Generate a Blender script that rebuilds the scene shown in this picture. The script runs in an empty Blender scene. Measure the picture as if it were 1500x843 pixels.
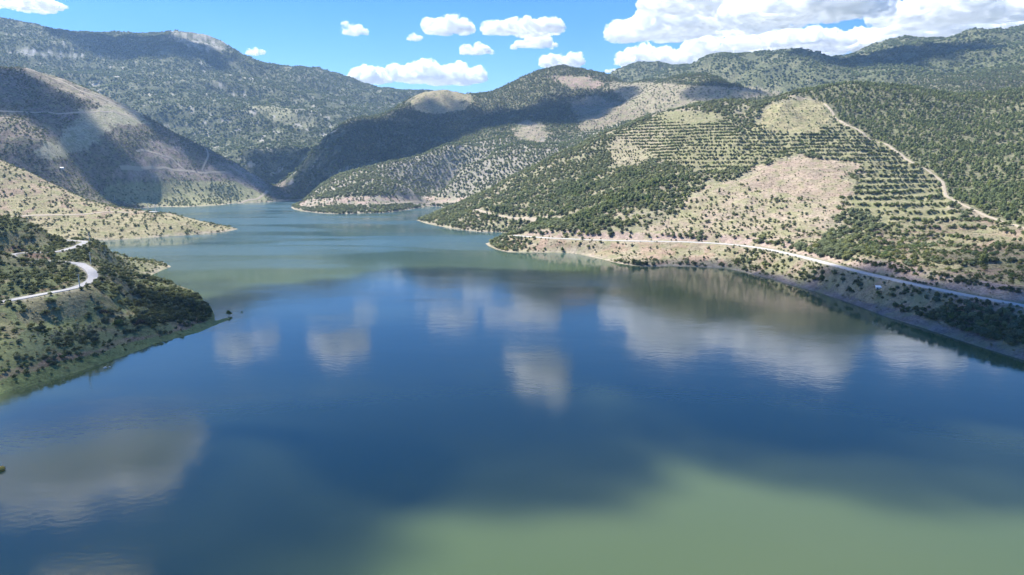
import bpy, math, random
import numpy as np
from mathutils import Vector, Matrix, noise as mnoise

DEBUG = False
random.seed(7)
RNG = np.random.default_rng(7)
scene = bpy.context.scene
COL = scene.collection

# ------------------------------------------------------------------ camera model (photo is 1500 x 843)
CAMH = 100.0
PITCH = math.radians(10.0)
CP, SP = math.cos(PITCH), math.sin(PITCH)
SUN_EL, SUN_AZ = math.radians(57.0), math.radians(-52.0)      # azimuth measured from +Y towards +X
SUN = np.array([math.sin(SUN_AZ) * math.cos(SUN_EL), math.cos(SUN_AZ) * math.cos(SUN_EL), math.sin(SUN_EL)])


def ray(px, py):
    u, v = (px - 750.0) / 1000.0, (421.5 - py) / 1000.0
    return u, CP + v * SP, -SP + v * CP


def at_y(px, py, Y):                    # world point seen at a photo position, at forward distance Y
    dx, dy, dz = ray(px, py)
    s = Y / dy
    return dx * s, Y, CAMH + dz * s


def at_z(px, py, z=0.0):                # world point seen at a photo position, at height z
    dx, dy, dz = ray(px, py)
    s = (z - CAMH) / dz
    return dx * s, dy * s, z


def project(x, y, z):
    h = z - CAMH
    d = y * CP - h * SP
    v = y * SP + h * CP
    d = np.where(d < 1.0, 1.0, d)
    return 750.0 + 1000.0 * x / d, 421.5 - 1000.0 * v / d


# ------------------------------------------------------------------ numpy noise
def perlin(x, y, seed=0):
    xi, yi = np.floor(x).astype(np.int64), np.floor(y).astype(np.int64)
    xf, yf = x - xi, y - yi

    def grad(ix, iy, fx, fy):
        h = (ix * 374761393 + iy * 668265263 + seed * 974711) & 0xFFFFFFFF
        h = ((h ^ (h >> 13)) * 1274126177) & 0xFFFFFFFF
        h = (h ^ (h >> 16)) & 0xFFFF
        a = h * (2 * math.pi / 65536.0)
        return np.cos(a) * fx + np.sin(a) * fy
    sx, sy = xf * xf * xf * (xf * (xf * 6 - 15) + 10), yf * yf * yf * (yf * (yf * 6 - 15) + 10)
    n00, n10 = grad(xi, yi, xf, yf), grad(xi + 1, yi, xf - 1, yf)
    n01, n11 = grad(xi, yi + 1, xf, yf - 1), grad(xi + 1, yi + 1, xf - 1, yf - 1)
    return ((n00 * (1 - sx) + n10 * sx) * (1 - sy) + (n01 * (1 - sx) + n11 * sx) * sy) * 1.5


def fbm(x, y, octaves=4, seed=0):
    out, a, f = 0.0, 1.0, 1.0
    for k in range(octaves):
        out = out + a * perlin(x * f, y * f, seed + k * 17)
        a, f = a * 0.5, f * 2.03
    return out


def ridged(x, y, octaves=4, seed=0):
    out, a, f = 0.0, 1.0, 1.0
    for k in range(octaves):
        out = out + a * (0.5 - np.abs(perlin(x * f, y * f, seed + k * 31)) * 1.6)
        a, f = a * 0.5, f * 2.1
    return out


def sstep(x, a, b):
    t = np.clip((x - a) / (b - a), 0.0, 1.0)
    return t * t * (3 - 2 * t)


# ------------------------------------------------------------------ the lake's shoreline (traced where it shows, plausible where hidden)
def shore(*pts):
    return [at_z(px, py)[:2] for px, py in pts]


LAKE = (
    [(-600, -400), (-560, 60), (-400, 190)]
    + shore((0, 578), (60, 561), (110, 546), (150, 533), (190, 519), (230, 503), (265, 494), (292, 487), (311, 478.5), (322, 474),
            (335, 469), (337, 466.5), (330, 466.5), (318, 470), (314, 470))
    + shore((314, 462), (309, 450))
    + [(-238, 515), (-262, 552), (-300, 590)]
    + shore((210, 413), (222, 403), (240, 395), (251, 391))
    + [(-372, 722), (-440, 770), (-560, 820), (-660, 872), (-640, 925)]
    + shore((170, 352), (205, 350), (240, 347), (275, 345), (300, 343), (330, 340), (349, 336))
    + [(-474, 1155), (-560, 1205), (-680, 1250), (-780, 1330), (-840, 1440), (-885, 1560), (-910, 1690)]
    + shore((233, 303), (270, 304), (300, 302), (322, 301), (340, 298.5), (370, 297.5), (395, 296.5))
    + [(-680, 2080), (-640, 2130), (-590, 2060), (-585, 1900)]
    + shore((426, 304), (430, 307), (445, 310), (470, 313), (500, 314), (530, 313), (560, 312.5), (590, 309), (620, 304))
    + [(-215, 1765), (-190, 1770), (-165, 1700), (-150, 1600), (-152, 1480), (-168, 1380)]
    + shore((610, 323), (625, 328), (640, 331), (660, 335), (680, 337.5), (705, 340))
    + [(-18, 1062), (6, 1035), (8, 985), (-12, 945)]
    + shore((711, 357), (716, 361), (727, 366), (745, 370), (770, 370), (800, 370.5), (830, 371), (850, 373), (880, 380), (905, 386), (930, 390),
            (960, 391), (985, 390), (1010, 391), (1035, 392), (1060, 393), (1085, 398), (1100, 402), (1130, 409), (1160, 418), (1200, 429), (1250, 446),
            (1300, 465), (1330, 474), (1350, 480), (1400, 497), (1450, 513), (1500, 528))
    + [(330, 300), (420, 190), (520, -50), (560, -400), (0, -700)]
)
LAKE = np.array(LAKE)


def lake_dist(x, y):
    """Signed distance to the shoreline: positive on land, negative in the lake."""
    x, y = np.asarray(x, float), np.asarray(y, float)
    best = np.full(x.shape, 1e18)
    inside = np.zeros(x.shape, bool)
    n = len(LAKE)
    for i in range(n):
        ax, ay = LAKE[i]
        bx, by = LAKE[(i + 1) % n]
        ex, ey = bx - ax, by - ay
        t = np.clip(((x - ax) * ex + (y - ay) * ey) / (ex * ex + ey * ey + 1e-12), 0, 1)
        best = np.minimum(best, (x - ax - t * ex) ** 2 + (y - ay - t * ey) ** 2)
        c = (ay > y) != (by > y)
        with np.errstate(divide='ignore', invalid='ignore'):
            xx = ax + (y - ay) * ex / (ey if abs(ey) > 1e-12 else 1e-12)
        inside ^= c & (x < xx)
    d = np.sqrt(best)
    return np.where(inside, -d, d)


# ------------------------------------------------------------------ control points of the relief: (x, y, z)
CTRL = []


def ctl(px, py, Y, back=None):
    """A point of the relief seen at a photo position at forward distance Y; back = (distance factor, height) of the hollow behind a crest."""
    x, y, z = at_y(px, py, Y)
    CTRL.append((x, y, z))
    if back:
        CTRL.append((x * back[0], y * back[0], back[1] if back[1] is not None else z * 0.78))


def world(*pts):
    CTRL.extend(pts)


for x, y in LAKE:
    CTRL.append((x, y, 0.0))
world((0, 150, -12), (-150, 250, -12), (150, 300, -12), (-50, 500, -14), (50, 600, -12), (-200, 760, -12), (-150, 1000, -14), (-350, 1300, -12), (-700, 1600, -10), (0, -200, -14))
# R1 near left hill with the paved road
for p in ((0, 318, 600, (1.22, 12)), (40, 322, 612, (1.2, 10)), (85, 337, 622, (1.18, 6)), (131, 352, 612, (1.18, 3)), (160, 364, 622, (1.1, 1)), (200, 378, 652, (1.06, 0)), (225, 387, 676)):
    ctl(*p)
for p in ((0, 430, 392), (0, 380, 480), (60, 372, 520), (60, 400, 470), (110, 408, 462), (0, 480, 345), (80, 470, 385), (160, 440, 436), (200, 420, 500), (150, 400, 505), (175, 388, 570),
          (240, 438, 492), (285, 446, 482), (0, 545, 305), (100, 515, 338), (200, 480, 395), (270, 470, 432), (115, 358, 596), (90, 364, 565)):
    ctl(*p)
world((-600, 350, 60), (-700, 600, 120), (-560, 150, 35), (-900, 800, 110), (-850, 300, 120))
# R2 tower headland
for p in ((-60, 205, 1190, (1.2, 70)), (0, 235, 1170, (1.2, 62)), (50, 256, 1160, (1.17, 40)), (100, 281, 1150, (1.15, 22)), (140, 297, 1140, (1.12, 12)), (175, 303, 1130, (1.1, 6)), (215, 309.5, 1110, (1.1, 4)),
          (250, 313, 1115, (1.07, 3)), (290, 323, 1120, (1.05, 1)), (325, 331, 1120)):
    ctl(*p)
for p in ((0, 318, 1000), (60, 315.5, 1015), (140, 312.5, 1050), (190, 311, 1080), (60, 285, 1085), (0, 280, 1075), (120, 330, 985), (200, 330, 1010), (270, 334, 1030)):
    ctl(*p)
world((-1150, 1250, 150), (-1050, 1000, 60))
# R3 hill with dirt tracks
for p in ((-80, 80, 1900, (1.3, 150)), (0, 97, 1980, (1.28, 130)), (40, 104, 2010, (1.26, 125)), (80, 118, 2040, (1.25, 115)), (130, 136, 2080, (1.22, 105)), (180, 153, 2110, (1.2, 95)), (205, 169, 2120, (1.18, 85)),
          (240, 186, 2140, (1.16, 75)), (290, 211, 2160, (1.13, 62)), (340, 236, 2170, (1.1, 50)), (385, 262, 2160, (1.07, 40)), (412, 283, 2150, (1.05, 30))):
    ctl(*p)
for p in ((0, 225, 1400), (0, 160, 1690), (100, 165, 1800), (60, 200, 1600), (100, 262, 1560), (160, 288, 1700), (150, 220, 1740), (200, 240, 1800), (250, 260, 1860), (300, 250, 1980), (250, 285, 1810), (330, 275, 1960), (370, 285, 1990)):
    ctl(*p)
# R4 far left mountain
for p in ((-150, 45, 4300, (1.2, None)), (0, 34, 4500, (1.2, None)), (60, 46, 4450, (1.2, None)), (108, 57, 4500, (1.2, None)), (135, 52, 4500, (1.2, None)), (200, 49, 4500, (1.2, None)), (285, 50, 4500, (1.2, None)),
          (320, 60, 4500, (1.2, None)), (347, 77, 4500, (1.2, None)), (378, 88, 4550, (1.2, None)), (420, 92, 4600, (1.2, None)), (460, 101, 4650, (1.2, None)), (510, 112, 4700, (1.2, None)),
          (560, 121, 4750, (1.2, None)), (610, 131, 4800, (1.2, None)), (660, 141, 4850, (1.2, None)), (720, 150, 4900, (1.2, None))):
    ctl(*p)
for p in ((60, 90, 3600), (150, 110, 3500), (200, 85, 3900), (280, 80, 4000), (230, 150, 3100), (300, 130, 3500), (330, 180, 3050), (380, 130, 3800), (400, 210, 2800), (430, 175, 3200), (480, 150, 3700),
          (560, 145, 4200), (430, 235, 2650), (440, 262, 2450), (0, 75, 3500), (-100, 75, 3200), (350, 225, 2600)):
    ctl(*p)
# R5 dark central ridge, knoll, saddle and round summit
for p in ((425, 258, 2330), (455, 222, 2420, (1.08, 130)), (497, 186, 2560, (1.15, 200)), (545, 168, 2640, (1.18, 230)), (597, 148, 2750, (1.2, 260)), (622, 132, 2820, (1.2, 280)), (650, 134, 2850, (1.2, 290)), (690, 143, 2880, (1.2, 300)),
          (740, 128, 2930, (1.2, 340)), (780, 108, 2980, (1.2, 400)), (830, 92, 3000, (1.2, 440)), (870, 96, 2980, (1.2, 430)), (900, 105, 2930, (1.2, 400)), (960, 121, 2800, (1.12, 330)), (1010, 126, 2650, (1.1, 290)), (1070, 125, 2450, (1.1, 260)), (1120, 133, 2200, (1.1, 220))):
    ctl(*p)
for p in ((520, 225, 2180), (560, 205, 2320), (470, 250, 2130), (440, 280, 2080), (600, 190, 2450), (660, 175, 2600), (720, 160, 2700), (800, 140, 2720), (860, 130, 2750), (840, 170, 2450), (900, 165, 2350), (920, 140, 2550), (1000, 143, 2200), (700, 190, 2400), (1060, 140, 2150)):
    ctl(*p)
# R6 sunlit spur with olives
for p in ((440, 295, 1690, (1.06, 14)), (470, 272, 1790, (1.08, 40)), (510, 251, 1880, (1.09, 70)), (560, 241, 1950, (1.08, 95)), (610, 230, 2010, (1.07, 125)), (650, 211, 2100, (1.06, 160)), (780, 183, 2330)):
    ctl(*p)
for p in ((500, 290, 1600), (560, 285, 1640), (620, 270, 1760), (560, 262, 1760), (680, 240, 1900), (720, 225, 1960), (690, 270, 1930), (760, 215, 2060), (790, 200, 2200), (620, 293, 1830), (660, 285, 1930), (830, 200, 2200)):
    ctl(*p)
# R7 big right hill with terraces, R8 pine hill
for p in ((640, 312, 1330, (1.06, 10)), (690, 290, 1370, (1.07, 25)), (740, 264, 1410, (1.1, 50)), (790, 240, 1440, (1.12, 75)), (850, 210, 1470, (1.14, 110)), (900, 189, 1490, (1.15, 140)), (950, 167, 1500, (1.15, 160)),
          (1000, 156, 1490, (1.15, 175)), (1060, 149, 1460, (1.15, 185)), (1110, 147, 1430, (1.15, 190)), (1160, 137, 1430, (1.15, 190)), (1200, 128, 1480, (1.2, 210)), (1250, 122, 1520, (1.22, 215)), (1320, 125, 1520, (1.22, 210)),
          (1400, 132, 1480, (1.22, 200)), (1500, 130, 1450, (1.22, 200)), (1620, 125, 1400, (1.22, 200))):
    ctl(*p)
for p in ((700, 308, 1180), (760, 318, 1040), (740, 290, 1260), (800, 300, 1090), (800, 270, 1240), (860, 290, 1040), (860, 250, 1240), (920, 220, 1290), (920, 280, 1000), (960, 320, 850), (1000, 250, 1060), (1000, 200, 1260), (1080, 190, 1250),
          (1060, 250, 1010), (1060, 300, 860), (1160, 180, 1230), (1160, 230, 1020), (1160, 300, 830), (1230, 180, 1230), (1300, 212, 1090), (1250, 240, 960), (1340, 240, 980), (1250, 300, 800), (1250, 350, 680), (1340, 300, 770),
          (1390, 285, 840), (1440, 316, 720), (1500, 336, 640), (1340, 360, 620), (1420, 370, 550), (1500, 390, 500), (1500, 270, 860), (1420, 220, 1050), (1500, 200, 1100), (1330, 165, 1290), (1420, 160, 1310)):
    ctl(*p)
world((520, 420, 60), (700, 650, 130), (600, 200, 50), (900, 900, 190), (800, 400, 140))
# right-hand road bench and the left one
ROAD_RIGHT_PX = [(752, 345, 13), (790, 348, 13), (830, 350, 14), (880, 352, 15), (940, 353.5, 16), (1000, 354.5, 17), (1060, 357.5, 17.5), (1110, 363, 18), (1160, 373, 18), (1200, 383, 18), (1250, 396, 18), (1300, 408, 18), (1350, 419, 18), (1400, 429.5, 18), (1450, 439, 18), (1500, 448, 18), (1560, 461, 18), (1640, 480, 18)]
ROAD_RIGHT = [at_z(px, py, z) for px, py, z in ROAD_RIGHT_PX]
ROAD_LEFT_LOW = [at_z(px, py, z) for px, py, z in ((-60, 455, 24), (0, 443, 25), (60, 431.5, 26), (100, 424, 27), (120, 418, 27.3), (134, 410, 27.6), (136, 402, 28), (131, 395, 28.5), (122, 389.5, 29), (108, 385.5, 29.5))]
ROAD_LEFT_MID = [(-375, 520, 30.2), (-392, 531, 31.2), (-396, 543, 32)]
ROAD_LEFT_UP = [at_z(px, py, z) for px, py, z in ((82, 369, 33), (100, 365, 33.6), (113, 361, 34), (121, 357, 34.6), (126, 354.3, 35))]
ROAD_LEFT_END = [(-402, 618, 34.4), (-430, 640, 33)]
for p in ROAD_RIGHT + ROAD_LEFT_LOW + ROAD_LEFT_UP:
    CTRL.append(p)
# R9 far right hills
for p in ((905, 104, 3900, (1.2, None)), (950, 91, 3900, (1.2, None)), (1000, 97, 3900, (1.2, None)), (1040, 98, 3800, (1.2, None)), (1060, 95, 3500, (1.2, None)), (1102, 83, 3400, (1.2, None)), (1135, 86, 3400, (1.2, None)), (1180, 91, 3400, (1.2, None)),
          (1230, 82, 3500, (1.2, None)), (1290, 66, 3600, (1.2, None)), (1340, 62, 3600, (1.2, None)), (1385, 63, 3500, (1.2, None)), (1440, 51, 3400, (1.2, None)), (1500, 42, 3300, (1.2, None)), (1620, 30, 3100, (1.2, None))):
    ctl(*p)
for p in ((1100, 108, 2900), (1180, 112, 2700), (1250, 100, 2800), (1350, 100, 2600), (1450, 90, 2600), (1500, 115, 2100), (1400, 115, 2200), (1000, 112, 3200), (950, 106, 3400)):
    ctl(*p)
for a in range(-60, 61, 12):
    for r, z in ((6500, 420), (8500, 380)):
        CTRL.append((r * math.sin(math.radians(a)), r * math.cos(math.radians(a)), z))
for a in (-75, -58, 58, 75):
    for r, z in ((700, 90), (1300, 200), (2600, 420), (4200, 650)):
        CTRL.append((r * math.sin(math.radians(a)), r * math.cos(math.radians(a)), z))
CTRL = np.array(CTRL)


def lp(x, y):
    return np.arctan2(x, y), 0.5 * np.log(x * x + y * y + 1.0)


front = CTRL[(CTRL[:, 1] > -50) & (np.hypot(CTRL[:, 0], CTRL[:, 1]) > 90)]
A0, L0 = lp(front[:, 0], front[:, 1])
R0 = np.exp(L0)
Q0 = (front[:, 2] - CAMH) / R0
_, keep = np.unique(np.round(np.stack([A0, L0], 1) / 0.0025), axis=0, return_index=True)
A0, L0, Q0 = A0[keep], L0[keep], Q0[keep]


def kern(d2):
    return np.where(d2 > 1e-14, 0.5 * d2 * np.log(d2 + 1e-14), 0.0)


n = len(A0)
K = kern((A0[:, None] - A0) ** 2 + (L0[:, None] - L0) ** 2) + np.eye(n) * 2e-4
P = np.stack([np.ones(n), A0, L0], 1)
SOL = np.linalg.solve(np.block([[K, P], [P.T, np.zeros((3, 3))]]), np.concatenate([Q0, np.zeros(3)]))


def tps(a, l):
    sh = a.shape
    a, l = a.ravel(), l.ravel()
    out = np.empty(a.size)
    for i in range(0, a.size, 40000):
        aa, ll = a[i:i + 40000, None], l[i:i + 40000, None]
        out[i:i + 40000] = kern((aa - A0) ** 2 + (ll - L0) ** 2) @ SOL[:n] + SOL[n] + SOL[n + 1] * aa[:, 0] + SOL[n + 2] * ll[:, 0]
    return out.reshape(sh)


# ------------------------------------------------------------------ polar height grid, fine where the lake valley lies
AZ = np.radians(np.concatenate([np.linspace(-64, -41, 50, endpoint=False), np.linspace(-41, 41, 1080, endpoint=False), np.linspace(41, 64, 51)]))
LR = np.concatenate([np.linspace(math.log(200), math.log(280), 40, endpoint=False), np.linspace(math.log(280), math.log(3300), 620, endpoint=False), np.linspace(math.log(3300), math.log(9500), 110)])


def polyline_dist(x, y, pts):
    """Distance to a polyline, and the polyline's height at the nearest point."""
    best, hz = np.full(x.shape, 1e18), np.zeros(x.shape)
    for (ax, ay, az_), (bx, by, bz) in zip(pts[:-1], pts[1:]):
        ex, ey = bx - ax, by - ay
        t = np.clip(((x - ax) * ex + (y - ay) * ey) / (ex * ex + ey * ey + 1e-12), 0, 1)
        d = (x - ax - t * ex) ** 2 + (y - ay - t * ey) ** 2
        m = d < best
        best = np.where(m, d, best)
        hz = np.where(m, az_ + (bz - az_) * t, hz)
    return np.sqrt(best), hz


def smooth_line(pts, step=6.0):
    """Catmull-Rom through 3D points, resampled."""
    P = np.array(pts, float)
    P = np.vstack([2 * P[0] - P[1], P, 2 * P[-1] - P[-2]])
    out = []
    for i in range(1, len(P) - 2):
        k = max(2, int(np.linalg.norm(P[i + 1] - P[i]) / step))
        for t in np.linspace(0, 1, k, endpoint=False):
            out.append(0.5 * (2 * P[i] + (P[i + 1] - P[i - 1]) * t + (2 * P[i - 1] - 5 * P[i] + 4 * P[i + 1] - P[i + 2]) * t * t + (3 * P[i] - P[i - 1] - 3 * P[i + 1] + P[i + 2]) * t ** 3))
    out.append(P[-2])
    return [tuple(p) for p in out]


ROADS = [smooth_line(ROAD_RIGHT), smooth_line(ROAD_LEFT_LOW + ROAD_LEFT_MID + ROAD_LEFT_UP + ROAD_LEFT_END, 4.0)]


TERRACE_STEP = 6.0
TERRACE_AREAS = [([(1085, 205), (1120, 158), (1205, 150), (1232, 180), (1298, 212), (1340, 244), (1376, 268), (1386, 292), (1392, 322), (1300, 332), (1232, 303), (1254, 272), (1266, 240), (1215, 234), (1165, 224), (1110, 243), (1040, 255), (980, 240), (1000, 205)], 700, 1700),
                 ([(1280, 352), (1310, 330), (1392, 322), (1500, 345), (1800, 410), (1800, 480), (1500, 425), (1400, 410), (1320, 395)], 430, 720),
                 ([(835, 150), (870, 138), (925, 150), (1120, 128), (1130, 142), (1000, 150), (960, 190), (900, 205), (850, 195)], 1900, 2900)]


def in_poly(px, py, poly):
    ins = np.zeros(np.shape(px), bool)
    for (ax, ay), (bx, by) in zip(poly, poly[1:] + poly[:1]):
        if ay == by:
            continue
        c = (ay > py) != (by > py)
        ins ^= c & (px < ax + (py - ay) * (bx - ax) / (by - ay))
    return ins


def terrace_zone(px, py, Y):
    out = np.zeros(np.shape(px))
    for poly, lo, hi in TERRACE_AREAS:
        out = np.maximum(out, in_poly(px, py, poly) & (Y > lo) & (Y < hi))
    return out


def relief():
    a, l = np.meshgrid(AZ, LR, indexing='ij')
    # thin plate at half resolution, then linear upsampling
    ca, cl = AZ[::2], LR[::2]
    if ca[-1] != AZ[-1]:
        ca = np.append(ca, AZ[-1])
    if cl[-1] != LR[-1]:
        cl = np.append(cl, LR[-1])
    q = tps(*np.meshgrid(ca, cl, indexing='ij'))
    q = np.stack([np.interp(LR, cl, row) for row in q])
    q = np.stack([np.interp(AZ, ca, q[:, j]) for j in range(q.shape[1])], 1)
    r = np.exp(l)
    x, y = r * np.sin(a), r * np.cos(a)
    z0 = CAMH + q * r
    d = lake_dist(x, y)
    # banks
    land = np.maximum(z0, np.minimum(0.16 * d + 0.15, 4.0))
    land = np.where(d < 70, land * sstep(d, 0, 70) + np.minimum(land, 0.42 * d + 0.2) * (1 - sstep(d, 0, 70)), land)
    # gullies and roughness
    hh = np.clip(land, 0, 400)
    wx, wy = x + 60 * fbm(x / 300, y / 300, 2, 5), y + 60 * fbm(x / 300 + 9, y / 300, 2, 6)
    g1 = ridged(wx / 640, wy / 640, 2, 11) - 0.3
    g2 = ridged(wx / 200, wy / 200, 2, 23) - 0.3
    far = sstep(r, 2300, 3400)
    amp1 = 0.10 * np.clip(hh - 60, 0, 340) * (0.45 + 0.85 * far)
    amp2 = np.minimum(0.05 * hh * (0.5 + 0.5 * sstep(r, 600, 1600)), 8)
    g3 = ridged(wx / 85, wy / 85, 2, 37) - 0.3
    nz = g1 * amp1 + g2 * amp2 + g3 * np.minimum(hh * 0.03, 3.2) + 1.1 * fbm(x / 38, y / 38, 3, 41) * sstep(r, 250, 900) + 0.35 * fbm(x / 9, y / 9, 3, 43)
    land = land + nz * sstep(d, 4, 90)
    land = np.maximum(land, np.minimum(0.05 * d + 0.1, 1.5))
    z = np.where(d > 0, land, -np.minimum(-d * 0.3, 12.0) - 0.05)
    # cultivated terraces on the big hill: stepped contour benches
    tx, ty = project(x, y, z)
    tz = terrace_zone(tx, ty, y)
    q = z / TERRACE_STEP + 0.35 * perlin(x / 120, y / 120, 51)
    fr = q - np.floor(q)
    stair = np.floor(q) + sstep(fr, 0.62, 1.0)
    z = z + tz * (stair - q) * TERRACE_STEP * 0.8
    # benches cut for the roads
    for line, half, fade in ((ROADS[0], 5.0, 20.0), (ROADS[1], 4.5, 24.0)):
        rd, rz = polyline_dist(x, y, line)
        w = 1 - sstep(rd, half, half + fade)
        z = np.where((d > 1) & (rd < half + fade), z * (1 - w) + (rz - 0.25) * w, z)
    return x, y, z, d


GX, GY, GZ, GD = relief()


def height(x, y, grid=None):
    grid = GZ if grid is None else grid
    a, l = lp(np.asarray(x, float), np.asarray(y, float))
    i = np.clip(np.interp(a, AZ, np.arange(len(AZ))), 0, len(AZ) - 1.001)
    j = np.clip(np.interp(l, LR, np.arange(len(LR))), 0, len(LR) - 1.001)
    i0, j0 = i.astype(int), j.astype(int)
    fi, fj = i - i0, j - j0
    return (grid[i0, j0] * (1 - fi) + grid[i0 + 1, j0] * fi) * (1 - fj) + (grid[i0, j0 + 1] * (1 - fi) + grid[i0 + 1, j0 + 1] * fi) * fj


# horizon map, to know what the photo can see
GQ = (GZ - CAMH) / np.hypot(GX, GY)
GH = np.maximum.accumulate(GQ, axis=1)


def seen(x, y, z, lift=0.0):
    r = np.hypot(x, y)
    return (z + lift - CAMH) / r >= height(x * 0.99, y * 0.99, GH) - 1e-4


def hit(px, py, ymin=250.0, ymax=7000.0):
    """Where the line of sight through a photo position meets the ground, starting at forward distance ymin."""
    dx, dy, dz = ray(px, py)
    Y = np.exp(np.linspace(math.log(ymin), math.log(ymax), 5000))
    g = height(dx / dy * Y, Y)
    k = np.nonzero(CAMH + dz / dy * Y <= g)[0]
    i = k[0] if len(k) else -1
    return float(dx / dy * Y[i]), float(Y[i]), float(g[i])

# ------------------------------------------------------------------ node helpers
def new_mat(name):
    m = bpy.data.materials.new(name)
    m.use_nodes = True
    nt = m.node_tree
    return m, nt, nt.nodes['Principled BSDF']


def nd(nt, kind, **kw):
    x = nt.nodes.new(kind)
    for k, v in kw.items():
        if k.startswith('i_'):
            x.inputs[k[2:].replace('_', ' ')].default_value = v
        else:
            setattr(x, k, v)
    return x


def math_node(nt, op, a, b=None, c=None, clamp=False):
    x = nt.nodes.new('ShaderNodeMath')
    x.operation, x.use_clamp = op, clamp
    for k, v in enumerate((a, b, c)):
        if v is None:
            continue
        if isinstance(v, (int, float)):
            x.inputs[k].default_value = v
        else:
            nt.links.new(v, x.inputs[k])
    return x.outputs[0]


def mix_rgb(nt, fac, a, b, mode='MIX'):
    x = nt.nodes.new('ShaderNodeMix')
    x.data_type, x.blend_type = 'RGBA', mode
    for sock, v in ((x.inputs[0], fac), (x.inputs[6], a), (x.inputs[7], b)):
        if isinstance(v, (int, float)):
            sock.default_value = v
        elif isinstance(v, tuple):
            sock.default_value = (*v, 1.0) if len(v) == 3 else v
        else:
            nt.links.new(v, sock)
    return x.outputs[2]


def ramp(nt, fac, lo, hi, a=0.0, b=1.0):
    x = nt.nodes.new('ShaderNodeMapRange')
    x.interpolation_type = 'SMOOTHSTEP'
    nt.links.new(fac, x.inputs[0])
    for k, v in ((1, lo), (2, hi), (3, a), (4, b)):
        x.inputs[k].default_value = v
    return x.outputs[0]


def noise_tex(nt, coord, scale, detail=4.0, rough=0.55, dist=0.0):
    x = nd(nt, 'ShaderNodeTexNoise')
    x.inputs['Scale'].default_value, x.inputs['Detail'].default_value = scale, detail
    x.inputs['Roughness'].default_value, x.inputs['Distortion'].default_value = rough, dist
    nt.links.new(coord, x.inputs['Vector'])
    return x.outputs[0]


def simple_mat(name, col, rough=0.7, var=0.12, scale=1.5, metal=0.0):
    m, nt, b = new_mat(name)
    tc = nd(nt, 'ShaderNodeTexCoord')
    nz = noise_tex(nt, tc.outputs['Object'], scale, 5)
    c = mix_rgb(nt, nz, tuple(v * (1 - var * 2) for v in col), tuple(min(1, v * (1 + var * 2)) for v in col))
    nt.links.new(c, b.inputs['Base Color'])
    b.inputs['Roughness'].default_value, b.inputs['Metallic'].default_value = rough, metal
    return m


def mesh_obj(name, verts, faces, mat, parent=None, smooth=False):
    me = bpy.data.meshes.new(name)
    me.from_pydata([tuple(v) for v in verts], [], [tuple(f) for f in faces])
    me.update()
    if smooth:
        me.shade_smooth()
    for m in (mat if isinstance(mat, (list, tuple)) else [mat]):
        me.materials.append(m)
    o = bpy.data.objects.new(name, me)
    COL.objects.link(o)
    if parent is not None:
        o.parent = parent
    return o


def grid_mesh(name, co, idx):
    f = np.stack([idx[:-1, :-1], idx[:-1, 1:], idx[1:, 1:], idx[1:, :-1]], -1).reshape(-1, 4)
    me = bpy.data.meshes.new(name)
    me.vertices.add(len(co))
    me.vertices.foreach_set('co', co.astype(np.float32).ravel())
    me.loops.add(f.size)
    me.loops.foreach_set('vertex_index', f.astype(np.int32).ravel())
    me.polygons.add(len(f))
    me.polygons.foreach_set('loop_start', np.arange(0, f.size, 4, dtype=np.int32))
    me.update()
    me.shade_smooth()
    return me


def tag(o, label=None, cat=None, group=None, kind=None):
    for k, v in (('label', label), ('category', cat), ('group', group), ('kind', kind)):
        if v:
            o[k] = v
    return o


# ------------------------------------------------------------------ zones of the ground (traced on the photo, kept on the hill they belong to)
Z_FOREST = [(1165, 138), (1200, 118), (1500, 100), (1800, 100), (1800, 345), (1500, 334), (1440, 314), (1388, 288), (1378, 264), (1340, 240), (1298, 210), (1232, 178), (1206, 152)]
Z_CLEARING = [(1040, 270), (1075, 262), (1110, 245), (1165, 226), (1215, 236), (1266, 240), (1262, 252), (1240, 262), (1255, 270), (1232, 295), (1238, 306), (1215, 330), (1222, 350), (1195, 365), (1120, 350), (1040, 346), (930, 346), (985, 312), (1010, 290)]
Z_PINK_CORE = [(1105, 252), (1165, 228), (1262, 241), (1240, 264), (1254, 272), (1232, 298), (1225, 335), (1212, 330), (1215, 290), (1170, 290), (1120, 278)]
Z_TERRACE = [(1090, 200), (1130, 160), (1205, 150), (1232, 180), (1298, 212), (1340, 244), (1376, 268), (1386, 292), (1392, 320), (1300, 330), (1232, 303), (1254, 272), (1266, 240), (1215, 234), (1165, 224), (1110, 243), (1040, 255), (980, 240), (900, 200), (960, 170), (1060, 165)]
Z_YELLOW = [(1112, 160), (1150, 146), (1196, 148), (1216, 160), (1226, 178), (1190, 196), (1112, 190)]
Z_FIELD = [(950, 165), (1005, 162), (1050, 165), (1052, 178), (1000, 182), (955, 172)]
Z_RIDGELINE = [(905, 200), (960, 180), (985, 200), (960, 235), (900, 250), (890, 225)]
Z_LOWRIGHT = [(1270, 350), (1300, 330), (1392, 318), (1440, 316), (1500, 336), (1800, 400), (1800, 520), (1500, 452), (1400, 432), (1300, 410), (1240, 395)]
Z_BANK = [(1060, 357), (1160, 374), (1250, 397), (1350, 420), (1500, 449), (1800, 510), (1800, 620), (1500, 530), (1300, 467), (1200, 431), (1100, 403), (1060, 394)]
Z_THICKET = [(1390, 455), (1430, 445), (1500, 470), (1800, 520), (1800, 560), (1500, 508), (1440, 500), (1380, 478), (1340, 462)]
Z_TOEBANK = [(752, 346), (850, 352), (940, 354), (1060, 358), (1060, 393), (900, 385), (850, 373), (745, 370), (735, 365)]
Z_DENSE = [(700, 300), (770, 285), (830, 265), (900, 250), (1010, 262), (1000, 290), (940, 330), (850, 342), (760, 335), (700, 318)]
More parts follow.
